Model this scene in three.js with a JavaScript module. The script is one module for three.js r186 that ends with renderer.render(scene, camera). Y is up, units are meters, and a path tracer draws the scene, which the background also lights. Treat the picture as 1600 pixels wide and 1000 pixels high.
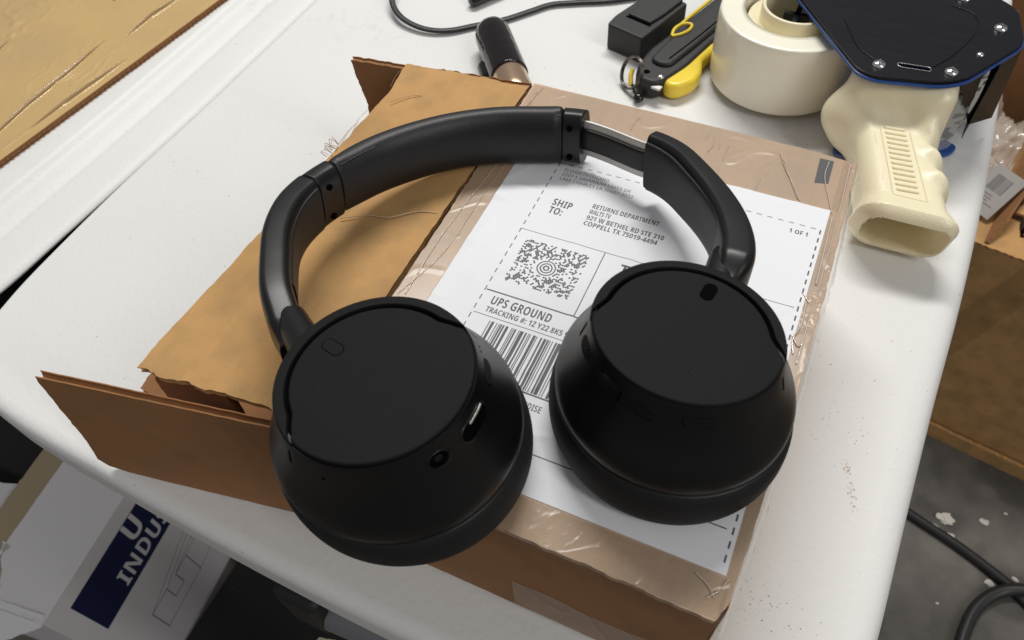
import * as THREE from 'three';
import { mergeGeometries, mergeVertices } from 'three/addons/utils/BufferGeometryUtils.js';
import { RoundedBoxGeometry } from 'three/addons/geometries/RoundedBoxGeometry.js';
import { RectAreaLightUniformsLib } from 'three/addons/lights/RectAreaLightUniformsLib.js';
import { FontLoader } from 'three/addons/loaders/FontLoader.js';
import { TextGeometry } from 'three/addons/geometries/TextGeometry.js';

// ---------------------------------------------------------------- camera, light, exposure
const scene = new THREE.Scene();
const camera = new THREE.PerspectiveCamera(46.06, 1.6, 0.01, 30);
camera.position.set(0.0996, 0.3234, 0.2453);
camera.rotation.set(-0.9294, 0.4934, -0.0875, 'YXZ');
camera.focus = 0.33; camera.userData.fStop = 22;
const renderer = new THREE.WebGLRenderer({ antialias: true });
renderer.setSize(1024, 640);
renderer.toneMapping = THREE.LinearToneMapping;
renderer.toneMappingExposure = 0.92;
renderer.shadowMap.enabled = true;
scene.background = new THREE.Color().setRGB(0.265, 0.265, 0.27);   // dim warehouse air round the table
RectAreaLightUniformsLib.init();
function areaLamp(x, y, z, w, h, power, color, tx = 0, tz = 0) {
  const l = new THREE.RectAreaLight(color, power, w, h);
  l.position.set(x, y, z); l.lookAt(tx, 0, tz); scene.add(l);
}
areaLamp(2.62, 3.25, 1.10, 0.30, 1.9, 14.2, 0xfffdf8);
areaLamp(3.45, 2.45, 0.95, 0.30, 2.2, 14.2, 0xfffdf8);
areaLamp(-0.40, 1.95, -1.10, 1.3, 0.25, 42, 0xfffdf8);  // added fill lamp with no known fixture, brightens the back of the scene

// ---------------------------------------------------------------- helpers
let seed = 12345;
const rnd = () => { seed = (seed + 0x6d2b79f5) | 0; let t = Math.imul(seed ^ (seed >>> 15), 1 | seed); t = (t + Math.imul(t ^ (t >>> 7), 61 | t)) ^ t; return ((t ^ (t >>> 14)) >>> 0) / 4294967296; };
const MM = 0.001, V3 = (x, y, z) => new THREE.Vector3(x, y, z), mm = (a) => V3(a[0] * MM, a[1] * MM, a[2] * MM);
const clamp = (x, a = 0, b = 1) => Math.min(b, Math.max(a, x)), lerp = (a, b, t) => a + (b - a) * t;
const smooth = (a, b, x) => { const t = clamp((x - a) / (b - a)); return t * t * (3 - 2 * t); };
const hash = (x, y, z = 0) => { let h = Math.imul(x | 0, 374761393) ^ Math.imul(y | 0, 668265263) ^ Math.imul(z | 0, 2147483629 - 12345); h = Math.imul(h ^ (h >>> 13), 1274126177); h ^= h >>> 16; return (h >>> 0) / 4294967296; };
function vnoise(x, y, per = 0, s = 0) {
  const xi = Math.floor(x), yi = Math.floor(y), fx = x - xi, fy = y - yi, u = fx * fx * (3 - 2 * fx), v = fy * fy * (3 - 2 * fy);
  const m = (k) => per ? ((k % per) + per) % per : k;
  return lerp(lerp(hash(m(xi), m(yi), s), hash(m(xi + 1), m(yi), s), u), lerp(hash(m(xi), m(yi + 1), s), hash(m(xi + 1), m(yi + 1), s), u), v);
}
function fbm(x, y, oct = 4, per = 0, s = 0) { let a = 0, w = 0.5, t = 0; for (let i = 0; i < oct; i++) { a += w * vnoise(x, y, per, s + i * 7); t += w; x *= 2; y *= 2; per *= 2; w *= 0.5; } return a / t; }
const toS = (v) => clamp(v <= 0.0031308 ? v * 12.92 : 1.055 * Math.pow(v, 1 / 2.4) - 0.055) * 255;
function colorTex(n, fn, metres) {        // fn(u, v) -> linear rgb; square tile of "metres" a side
  const d = new Uint8Array(n * n * 4);
  for (let j = 0; j < n; j++) for (let i = 0; i < n; i++) { const c = fn(i / n, j / n), k = (j * n + i) * 4; d[k] = toS(c[0]); d[k + 1] = toS(c[1]); d[k + 2] = toS(c[2]); d[k + 3] = 255; }
  const t = new THREE.DataTexture(d, n, n); t.colorSpace = THREE.SRGBColorSpace; return finish(t, metres);
}
function greyTex(n, fn, metres) {
  const d = new Uint8Array(n * n * 4);
  for (let j = 0; j < n; j++) for (let i = 0; i < n; i++) { const c = clamp(fn(i / n, j / n)) * 255, k = (j * n + i) * 4; d[k] = d[k + 1] = d[k + 2] = c; d[k + 3] = 255; }
  return finish(new THREE.DataTexture(d, n, n), metres);
}
function finish(t, metres) { t.wrapS = t.wrapT = THREE.RepeatWrapping; t.magFilter = THREE.LinearFilter; t.minFilter = THREE.LinearMipmapLinearFilter; t.generateMipmaps = true; if (metres) t.repeat.set(1 / metres, 1 / metres); t.needsUpdate = true; return t; }
const std = (o) => new THREE.MeshStandardMaterial({ side: THREE.DoubleSide, ...o });
const phys = (o) => new THREE.MeshPhysicalMaterial({ side: THREE.DoubleSide, ...o });
const lin = (r, g, b) => new THREE.Color().setRGB(r, g, b);

// planar uv in metres from the dominant axis of each face
function planarUV(g) {
  g = g.index ? g.toNonIndexed() : g;
  if (!g.attributes.normal) g.computeVertexNormals();
  const p = g.attributes.position, n = p.count, uv = new Float32Array(n * 2);
  const a = V3(), b = V3(), c = V3();
  for (let i = 0; i < n; i += 3) {
    a.fromBufferAttribute(p, i); b.fromBufferAttribute(p, i + 1); c.fromBufferAttribute(p, i + 2);
    const f = b.clone().sub(a).cross(c.clone().sub(a)), x = Math.abs(f.x), y = Math.abs(f.y), z = Math.abs(f.z);
    [a, b, c].forEach((q, k) => { const s = y >= x && y >= z ? [q.x, q.z] : x >= z ? [q.z, q.y] : [q.x, q.y]; uv[(i + k) * 2] = s[0]; uv[(i + k) * 2 + 1] = s[1]; });
  }
  g.setAttribute('uv', new THREE.BufferAttribute(uv, 2)); return g;
}
function clean(g) { for (const k of Object.keys(g.attributes)) if (!['position', 'normal', 'uv'].includes(k)) g.deleteAttribute(k); if (!g.attributes.normal) g.computeVertexNormals(); return planarUV(g); }
const merge = (list) => mergeGeometries(list.map(clean));
const bases = new Map(), names = new Map();
function thing(name, label, category, base = [0, 0, 0], group) {      // base in mm; geometry is given in scene coordinates
  const o = new THREE.Group(); const k = names.get(name) || 0; names.set(name, k + 1);
  o.name = k ? `${name}_${String(k).padStart(3, '0')}` : name;
  o.position.copy(mm(base)); o.userData = { label, category }; if (group) o.userData.group = group;
  scene.add(o); bases.set(o, o.position.clone()); return o;
}
function part(parent, name, geos, mat, label) {
  const g = merge(Array.isArray(geos) ? geos : [geos]); const b = bases.get(parent); g.translate(-b.x, -b.y, -b.z);
  const m = new THREE.Mesh(g, mat); m.name = name; m.castShadow = m.receiveShadow = true; if (label) m.userData.label = label;
  parent.add(m); bases.set(m, b); return m;
}
function structure(name, geos, mat) { const m = new THREE.Mesh(merge(Array.isArray(geos) ? geos : [geos]), mat); m.name = name; m.userData.kind = 'structure'; m.castShadow = m.receiveShadow = true; scene.add(m); return m; }
function grid(nu, nv, fn, closeU = false) {          // fn(i/nu, j/nv) -> Vector3
  const pos = [], idx = [];
  for (let j = 0; j <= nv; j++) for (let i = 0; i <= nu; i++) { const p = fn(i / nu, j / nv); pos.push(p.x, p.y, p.z); }
  for (let j = 0; j < nv; j++) for (let i = 0; i < nu; i++) { const a = j * (nu + 1) + i; idx.push(a, a + nu + 1, a + 1, a + 1, a + nu + 1, a + nu + 2); }
  const g = new THREE.BufferGeometry(); g.setAttribute('position', new THREE.Float32BufferAttribute(pos, 3)); g.setIndex(idx); g.computeVertexNormals();
  if (closeU) { const n = g.attributes.normal; for (let j = 0; j <= nv; j++) { const a = j * (nu + 1), b = a + nu; const v = V3(n.getX(a) + n.getX(b), n.getY(a) + n.getY(b), n.getZ(a) + n.getZ(b)).normalize(); n.setXYZ(a, v.x, v.y, v.z); n.setXYZ(b, v.x, v.y, v.z); } }
  return g;
}
function tris(list) { const g = new THREE.BufferGeometry(); g.setAttribute('position', new THREE.Float32BufferAttribute(list.flatMap((v) => [v.x, v.y, v.z]), 3)); g.computeVertexNormals(); return g; }
const quad = (a, b, c, d) => tris([a, b, c, a, c, d]);
function box(x0, x1, y0, y1, z0, z1, r = 0, m) {       // mm
  const g = r ? new RoundedBoxGeometry((x1 - x0) * MM, (y1 - y0) * MM, (z1 - z0) * MM, 3, r * MM) : new THREE.BoxGeometry((x1 - x0) * MM, (y1 - y0) * MM, (z1 - z0) * MM);
  g.translate((x0 + x1) / 2 * MM, (y0 + y1) / 2 * MM, (z0 + z1) / 2 * MM); if (m) g.applyMatrix4(m); return g;
}
function tube(pts, r, seg = 60, rad = 10) { return new THREE.TubeGeometry(new THREE.CatmullRomCurve3(pts.map(mm), false, 'centripetal'), seg, r * MM, rad); }
function cyl(a, b, r0, r1 = r0, seg = 28) {            // between two points in mm
  const A = mm(a), B = mm(b), d = B.clone().sub(A), g = new THREE.CylinderGeometry(r1 * MM, r0 * MM, d.length(), seg);
  g.translate(0, d.length() / 2, 0); g.applyQuaternion(new THREE.Quaternion().setFromUnitVectors(V3(0, 1, 0), d.normalize())); g.translate(A.x, A.y, A.z); return g;
}
function lathe(profile, a, dir, seg = 64) {            // profile [r, along] in mm, axis from a along dir
  const g = new THREE.LatheGeometry(profile.map(([r, h]) => new THREE.Vector2(r * MM, h * MM)), seg);
  g.applyQuaternion(new THREE.Quaternion().setFromUnitVectors(V3(0, 1, 0), V3(...dir).normalize())); const A = mm(a); g.translate(A.x, A.y, A.z); return g;
}
function extrude(pts, y0, y1, bevel = 0, holes = [], seg = 2) {     // outline [x, z] in mm, flat prism from y0 to y1
  const sh = new THREE.Shape(pts.map(([x, z]) => new THREE.Vector2(x * MM, -z * MM)));
  for (const h of holes) sh.holes.push(new THREE.Path(h.map(([x, z]) => new THREE.Vector2(x * MM, -z * MM))));
  const g = new THREE.ExtrudeGeometry(sh, { depth: (y1 - y0 - 2 * bevel) * MM, bevelEnabled: bevel > 0, bevelSize: bevel * MM, bevelThickness: bevel * MM, bevelOffset: -bevel * MM, bevelSegments: seg, curveSegments: 12 });
  g.rotateX(-Math.PI / 2); g.translate(0, (y0 + bevel) * MM, 0); return g;
}
const circlePts = (cx, cz, r, n = 48) => Array.from({ length: n }, (_, i) => [cx + r * Math.cos(i / n * 2 * Math.PI), cz + r * Math.sin(i / n * 2 * Math.PI)]);
function roundPoly(pts, r, n = 5) {                    // rounds the corners of a polygon
  const out = [];
  pts.forEach((p, i) => {
    const a = pts[(i + pts.length - 1) % pts.length], b = pts[(i + 1) % pts.length], R = Array.isArray(r) ? r[i] : r;
    const da = Math.hypot(a[0] - p[0], a[1] - p[1]), db = Math.hypot(b[0] - p[0], b[1] - p[1]), k = Math.min(R, da / 2.05, db / 2.05);
    const s = [p[0] + (a[0] - p[0]) / da * k, p[1] + (a[1] - p[1]) / da * k], e = [p[0] + (b[0] - p[0]) / db * k, p[1] + (b[1] - p[1]) / db * k];
    for (let j = 0; j <= n; j++) { const t = j / n; out.push([(1 - t) ** 2 * s[0] + 2 * t * (1 - t) * p[0] + t * t * e[0], (1 - t) ** 2 * s[1] + 2 * t * (1 - t) * p[1] + t * t * e[1]]); }
  });
  return out;
}
// surface of a signed distance field (mm) by naive surface nets
function sdfMesh(f, lo, hi, cell) {
  const n = lo.map((l, i) => Math.ceil((hi[i] - l) / cell) + 1), [nx, ny, nz] = n, val = new Float32Array(nx * ny * nz), id = (i, j, k) => (k * ny + j) * nx + i;
  for (let k = 0; k < nz; k++) for (let j = 0; j < ny; j++) for (let i = 0; i < nx; i++) val[id(i, j, k)] = f(lo[0] + i * cell, lo[1] + j * cell, lo[2] + k * cell);
  const vert = new Int32Array(nx * ny * nz).fill(-1), pos = [], nor = [], idx = [];
  const C = [[0, 0, 0], [1, 0, 0], [0, 1, 0], [1, 1, 0], [0, 0, 1], [1, 0, 1], [0, 1, 1], [1, 1, 1]], E = [[0, 1], [2, 3], [4, 5], [6, 7], [0, 2], [1, 3], [4, 6], [5, 7], [0, 4], [1, 5], [2, 6], [3, 7]];
  for (let k = 0; k < nz - 1; k++) for (let j = 0; j < ny - 1; j++) for (let i = 0; i < nx - 1; i++) {
    const v = C.map(([a, b, c]) => val[id(i + a, j + b, k + c)]); let s = 0; for (const q of v) if (q < 0) s++;
    if (s === 0 || s === 8) continue;
    let x = 0, y = 0, z = 0, m = 0;
    for (const [a, b] of E) if ((v[a] < 0) !== (v[b] < 0)) { const t = v[a] / (v[a] - v[b]); x += lerp(C[a][0], C[b][0], t); y += lerp(C[a][1], C[b][1], t); z += lerp(C[a][2], C[b][2], t); m++; }
    vert[id(i, j, k)] = pos.length / 3; x = lo[0] + (i + x / m) * cell; y = lo[1] + (j + y / m) * cell; z = lo[2] + (k + z / m) * cell;
    pos.push(x * MM, y * MM, z * MM); const h = 0.4, N = V3(f(x + h, y, z) - f(x - h, y, z), f(x, y + h, z) - f(x, y - h, z), f(x, y, z + h) - f(x, y, z - h)).normalize(); nor.push(N.x, N.y, N.z);
  }
  const face = (a, b, c, d, flip) => { if (a < 0 || b < 0 || c < 0 || d < 0) return; flip ? idx.push(a, c, b, a, d, c) : idx.push(a, b, c, a, c, d); };
  for (let k = 1; k < nz - 1; k++) for (let j = 1; j < ny - 1; j++) for (let i = 1; i < nx - 1; i++) {
    const s = val[id(i, j, k)] < 0;
    if (s !== val[id(i + 1, j, k)] < 0) face(vert[id(i, j - 1, k - 1)], vert[id(i, j, k - 1)], vert[id(i, j, k)], vert[id(i, j - 1, k)], !s);
    if (s !== val[id(i, j + 1, k)] < 0) face(vert[id(i - 1, j, k - 1)], vert[id(i - 1, j, k)], vert[id(i, j, k)], vert[id(i, j, k - 1)], !s);
    if (s !== val[id(i, j, k + 1)] < 0) face(vert[id(i - 1, j - 1, k)], vert[id(i, j - 1, k)], vert[id(i, j, k)], vert[id(i - 1, j, k)], !s);
  }
  const g = new THREE.BufferGeometry(); g.setAttribute('position', new THREE.Float32BufferAttribute(pos, 3)); g.setAttribute('normal', new THREE.Float32BufferAttribute(nor, 3)); g.setIndex(idx); return g;
}
const sdBox = (x, y, z, a, b, c, r) => { const qx = Math.abs(x) - a + r, qy = Math.abs(y) - b + r, qz = Math.abs(z) - c + r; return Math.hypot(Math.max(qx, 0), Math.max(qy, 0), Math.max(qz, 0)) + Math.min(Math.max(qx, qy, qz), 0) - r; };
const smin = (a, b, k) => { const h = Math.max(k - Math.abs(a - b), 0) / k; return Math.min(a, b) - h * h * k / 4; };

// swept closed section: stations give centre, half height along w, half depth along n, exponent
function sweep(fr, u0, u1, N, M, size, cap = true, off = 0) {       // fr(u) -> {p, t, w, n}; size(s) -> [h, d, e] in mm
  const ring = (s, k) => { const u = lerp(u0, u1, s), f = fr(u), [h, d, e] = size(s); return (th) => { const c = Math.cos(th), q = Math.sin(th), x = Math.sign(c) * Math.abs(c) ** (2 / e) * d * k + off * 1, y = Math.sign(q) * Math.abs(q) ** (2 / e) * h * k; return f.p.clone().addScaledVector(f.n, x * MM).addScaledVector(f.w, y * MM); }; };
  const rings = [];
  if (cap) for (const k of [0, 0.5, 0.9]) rings.push([0, k, 0]);
  for (let i = 0; i <= N; i++) rings.push([i / N, 1, 0]);
  if (cap) for (const k of [0.9, 0.5, 0]) rings.push([1, k, 0]);
  const R = rings.map(([s, k]) => ring(s, k));
  return grid(M, R.length - 1, (a, b) => R[Math.round(b * (R.length - 1))](a * 2 * Math.PI), true);
}

// ---------------------------------------------------------------- materials
const kraftTone = (base, amp, s) => (u, v) => {
  const f = fbm(u * 10, v * 10, 4, 10, s) - 0.5, fib = fbm(u * 180, v * 14, 2, 0, s + 3) - 0.5, fine = hash(u * 1024, v * 1024, s) - 0.5, sp = hash(u * 512, v * 512, s + 9) > 0.9975 ? -0.25 : 0;
  const k = 1 + amp * f * 1.6 + 0.04 * fib + 0.06 * fine + sp + 0.008 * Math.sin(u * 25 * 2 * Math.PI + 0.5 * Math.sin(v * 12)); return [base[0] * k, base[1] * k * (1 - 0.1 * f), base[2] * k * (1 - 0.25 * f)];
};
const kraftBump = greyTex(256, (u, v) => 0.5 + 0.5 * (fbm(u * 24, v * 24, 3, 24, 5) - 0.5) + 0.15 * (hash(u * 256, v * 256) - 0.5), 0.1);
const T = {
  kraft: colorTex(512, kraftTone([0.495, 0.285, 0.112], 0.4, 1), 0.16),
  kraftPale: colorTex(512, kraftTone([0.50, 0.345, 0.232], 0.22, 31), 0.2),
  kraftShade: colorTex(512, kraftTone([0.305, 0.142, 0.054], 0.26, 51), 0.2),  // darker copy of kraft: shade on walls, side flaps and insides put into colour
};
const M = {
  kraft: std({ map: T.kraft, roughness: 0.86, bumpMap: kraftBump, bumpScale: 0.00025 }),
  kraftPale: phys({ map: T.kraftPale, roughness: 0.6, bumpMap: kraftBump, bumpScale: 0.0003, clearcoat: 0.35, clearcoatRoughness: 0.3 }),
  kraftShade: std({ map: T.kraftShade, roughness: 0.86, bumpMap: kraftBump, bumpScale: 0.00025 }),
  kraftCore: std({ color: lin(0.22, 0.125, 0.055), roughness: 0.95 }),
  plastic: phys({ specularIntensity: 0.95, color: lin(0.003, 0.003, 0.0034), roughness: 0.37, bumpMap: greyTex(128, (u, v) => hash(u * 128, v * 128, 2), 0.03), bumpScale: 0.00001 }),
  capPlastic: phys({ roughness: 0.7, specularIntensity: 0.3, map: colorTex(1024, (u, v) => { const s = hash(u * 420, v * 420, 77); const k = 0.0085 + 0.0012 * hash(u * 1024, v * 1024, 4) + (s > 0.9994 ? 0.05 : 0); return [k, k, k * 1.04]; }, 0.08), bumpMap: greyTex(128, (u, v) => hash(u * 128, v * 128, 3), 0.03), bumpScale: 0.000012 }),
  leather: std({ color: lin(0.006, 0.006, 0.0075), roughness: 0.48, bumpMap: greyTex(256, (u, v) => fbm(u * 64, v * 64, 2, 64, 8), 0.04), bumpScale: 0.00004 }),
  padSoft: std({ color: lin(0.0035, 0.0035, 0.004), roughness: 0.7, bumpMap: greyTex(256, (u, v) => fbm(u * 48, v * 48, 2, 48, 18), 0.05), bumpScale: 0.00003 }),
  hole: phys({ color: lin(0.0012, 0.0012, 0.0012), roughness: 0.9, specularIntensity: 0.1 }),  // near-black colour standing in for the shade inside holes, grooves and sockets
  steel: std({ color: lin(0.62, 0.6, 0.57), metalness: 0.75, roughness: 0.5 }),
  chrome: std({ color: lin(0.72, 0.72, 0.72), metalness: 1, roughness: 0.2 }),
  darkChrome: std({ color: lin(0.35, 0.33, 0.31), metalness: 1, roughness: 0.25 }),
};

// ---------------------------------------------------------------- floor
const floorTex = colorTex(1024, (u, v) => { const a = fbm(u * 5, v * 5, 5, 5, 3), b = fbm(u * 40, v * 40, 3, 40, 9), d = hash(u * 1024, v * 1024, 1), st = smooth(0.56, 0.7, fbm(u * 9, v * 9, 3, 9, 21)); const k = (0.13 + 0.11 * (a - 0.5) + 0.05 * (b - 0.5) + 0.02 * (d - 0.5)) * (1 - 0.4 * st); return [k * 1.1, k, k * 0.9]; }, 0.8);
const FL = -720;
structure('floor', box(-9000, 9000, FL - 100, FL, -9000, 9000), std({ map: floorTex, roughness: 0.85, bumpMap: kraftBump, bumpScale: 0.0006 }));

// ---------------------------------------------------------------- tables
const specks = []; for (let i = 0; i < 420; i++) specks.push([rnd(), rnd(), 0.0004 + 0.0011 * rnd() ** 3, 0.25 + 0.5 * rnd()]);
const speckMap = new Map(); for (const s of specks) { const k = `${Math.floor(s[0] * 24)},${Math.floor(s[1] * 24)}`; speckMap.set(k, [...(speckMap.get(k) || []), s]); }
const tableTex = colorTex(1024, (u, v) => {
  let k = 0.77 + 0.04 * (fbm(u * 5, v * 5, 4, 5, 13) - 0.5) + 0.012 * (hash(u * 1024, v * 1024, 6) - 0.5), d = 0;
  const ci = Math.floor(u * 24), cj = Math.floor(v * 24);
  for (let a = -1; a <= 1; a++) for (let b = -1; b <= 1; b++) for (const s of speckMap.get(`${ci + a},${cj + b}`) || []) { const r = Math.hypot(u - s[0], (v - s[1]) * 1.3); if (r < s[2]) d = Math.max(d, s[3]); }
  const dirt = smooth(0.6, 0.8, fbm(u * 7, v * 7, 3, 7, 44)) * smooth(0.55, 0.85, fbm(u * 90, v * 90, 2, 90, 45)) * 0.12;
  k *= 1 - Math.max(d * 0.75, dirt * 0.5); return [k, k * (1 - 0.05 * dirt), k * (0.985 - 0.15 * dirt)];
}, 0.42);
const tableMat = std({ map: tableTex, roughness: 0.52, bumpMap: greyTex(512, (u, v) => 0.6 * fbm(u * 160, v * 160, 2, 160, 61) + 0.4 * fbm(u * 70, v * 70, 2, 70, 62), 0.26), bumpScale: 0.00018 });
function offsetRing(pts, d) {
  const n = pts.length; return pts.map((p, i) => { const a = pts[(i + n - 1) % n], b = pts[(i + 1) % n], tx = b[0] - a[0], tz = b[1] - a[1], l = Math.hypot(tx, tz) || 1; return [p[0] + tz / l * d, p[1] - tx / l * d]; });
}
function slab(outline, prof, soft = () => 1) {        // outline clockwise seen from above (inward = left of travel), prof [[inset, y], ...] from the top inwards down to the underside
  const kk = outline.map(soft), n = outline.length, rings = prof.map(([d, y]) => { const r1 = offsetRing(outline, -1); return outline.map(([x, z], i) => { const k = y > -14.5 ? kk[i] : 1, yy = y > -14.5 ? Math.max(y * kk[i], y) : y, dd = d * k; return V3((x + (r1[i][0] - x) * dd) * MM, yy * MM, (z + (r1[i][1] - z) * dd) * MM); }); });
  const side = grid(n, rings.length - 1, (a, b) => rings[Math.round(b * (rings.length - 1))][Math.round(a * n) % n].clone(), true);
  const face = (r) => { const t = THREE.ShapeUtils.triangulateShape(r.map((v) => new THREE.Vector2(v.x, v.z)), []); return tris(t.flatMap(([a, b, c]) => [r[a], r[c], r[b]])); };
  return [side, face(rings[0]), face(rings[rings.length - 1])];
}
function smoothLoop(pts, n) { const c = new THREE.CatmullRomCurve3(pts.map(([x, z]) => V3(x, 0, z)), true, 'centripetal'); return c.getSpacedPoints(n).slice(0, n).map((v) => [v.x, v.z]); }
const edgeProf = [[13, 0], [10.5, -0.2], [8.4, -0.7], [6.4, -1.5], [4.4, -2.8], [2.6, -4.8], [1.2, -7.4], [0.3, -10.4], [0, -14], [0.3, -29], [1.4, -33], [4, -35.5], [8, -36]];
const table = thing('folding_table', 'white moulded plastic folding table under the headphones and the opened carton', 'table', [-50, FL, 0]);
const tableLoop = smoothLoop([[-295, -430], [-294, -300], [-294, -190], [-293.5, -62], [-295, 20], [-294, 78], [-291, 125], [-285, 152], [-272, 171], [-250, 182.5], [-209, 188.5], [-160, 191.5], [-127, 193.5], [-88, 195.3], [-31, 197], [5, 197.3], [60, 197], [110, 194], [150, 188], [175, 174], [185, 150], [188.5, 119], [192, 65], [196.5, 0], [202.5, -71], [207, -150], [209.5, -231], [210.5, -320], [209, -400], [198, -425], [100, -432], [-150, -432]].reverse(), 420);
part(table, 'tabletop', slab(tableLoop, edgeProf, ([x, z]) => Math.min(lerp(0.28, 1, smooth(-288, -262, x)), lerp(1, 0.62, smooth(165, 186, z)))), tableMat);
{
  const grey = std({ color: lin(0.16, 0.165, 0.18), roughness: 0.45, metalness: 0.2 });
  part(table, 'rail', [cyl([-46, -66, 189], [150, -66, 180], 11.5), box(-80, -60, -84, -37, 172, 206, 3)].slice(0, 1), grey);
  part(table, 'added_gap_bar', box(-430, -262, -70, -56, -200, 150, 4), std({ color: lin(0.006, 0.006, 0.007), roughness: 0.8 }));  // black bar added below the gap between the tables so it shows dark
  part(table, 'rail_bracket', box(-72, -45, -84, -40, 172, 200, 5), std({ color: lin(0.006, 0.006, 0.007), roughness: 0.6 }));
  for (const [x, z] of [[-200, -380], [150, -380]]) part(table, 'leg', cyl([x, -37, z], [x, FL, z], 13), grey);
}
const table2 = thing('folding_table', 'second white folding table butted against the left edge of the first', 'table', [-600, FL, 0]);
{
  const loop = smoothLoop([[-295.4, -430], [-294.8, -300], [-294.6, -190], [-294.2, -62], [-296.2, 18], [-298.6, 73], [-301, 125], [-307, 152], [-320, 171], [-342, 182.5], [-382, 188], [-450, 193], [-700, 193], [-880, 188], [-925, 165], [-932, 100], [-932, -200], [-930, -420], [-900, -432], [-600, -434], [-330, -433]], 420);
  part(table2, 'tabletop', slab(loop, [[55, 7.6], [54, 7.6], [52.5, 7.3], [50.5, 6.2], [48.5, 4.2], [46, 3.4], [40, 2.9], [35.5, 1.9], [33, 0.6], [30.5, 0.3], [28, 1.4], [26, 1.7], [14, 1.2], [7, 0.6], [3.6, 0], [1.4, -0.9], [0.3, -2.2], [0, -3], [0.6, -4.2], [3, -5.4], [26, -7], [110, -8], [120, -34], [124, -36]]), tableMat);
  for (const [x, z] of [[-880, -380], [-420, -390], [-880, 220]]) part(table2, 'leg', cyl([x, -37, z], [x, FL, z], 13), M.steel);
}
// brown smear and grit on the table top
{
  const smear = thing('dirt_smear', 'small rusty brown smear on the white tabletop near its right edge', 'stain', [166, 0, 60]);
  const g = []; for (let i = 0; i < 48; i++) { const t = rnd(), x = 160 + 9 * t + (rnd() - 0.5) * 3.2, z = 48 + 24 * t + (rnd() - 0.5) * 1.5, r = 0.12 + 0.3 * rnd() ** 2; g.push(new THREE.CircleGeometry(r * MM, 6).rotateX(-Math.PI / 2).scale(1, 1, 1.8).translate(x * MM, (0.05 + 0.03 * rnd()) * MM, z * MM)); }
  part(smear, 'speck', g, std({ color: lin(0.55, 0.44, 0.33), roughness: 0.9 })).userData.kind = 'stuff';
  const grit = []; for (let i = 0; i < 150; i++) { const a = rnd() * 6.28, q = Math.sqrt(-2 * Math.log(1 - rnd() * 0.999)), big = rnd() < 0.6; const x = (big ? 142 : 158) + 9 * q * Math.cos(a), z = (big ? 128 : 30) + (big ? 6 : 7) * q * Math.sin(a), r = 0.08 + 0.2 * rnd() ** 3; g.length = 0; grit.push(new THREE.IcosahedronGeometry(r * MM, 0).translate(x * MM, r * 0.4 * MM, z * MM)); }
  const gr = new THREE.Mesh(merge(grit), std({ color: lin(0.28, 0.25, 0.22), roughness: 0.9 })); gr.name = 'table_grit'; gr.userData = { label: 'fine dark grit scattered on the white tabletop right of the carton', category: 'grit', kind: 'stuff' }; gr.receiveShadow = true; scene.add(gr);
}

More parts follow.
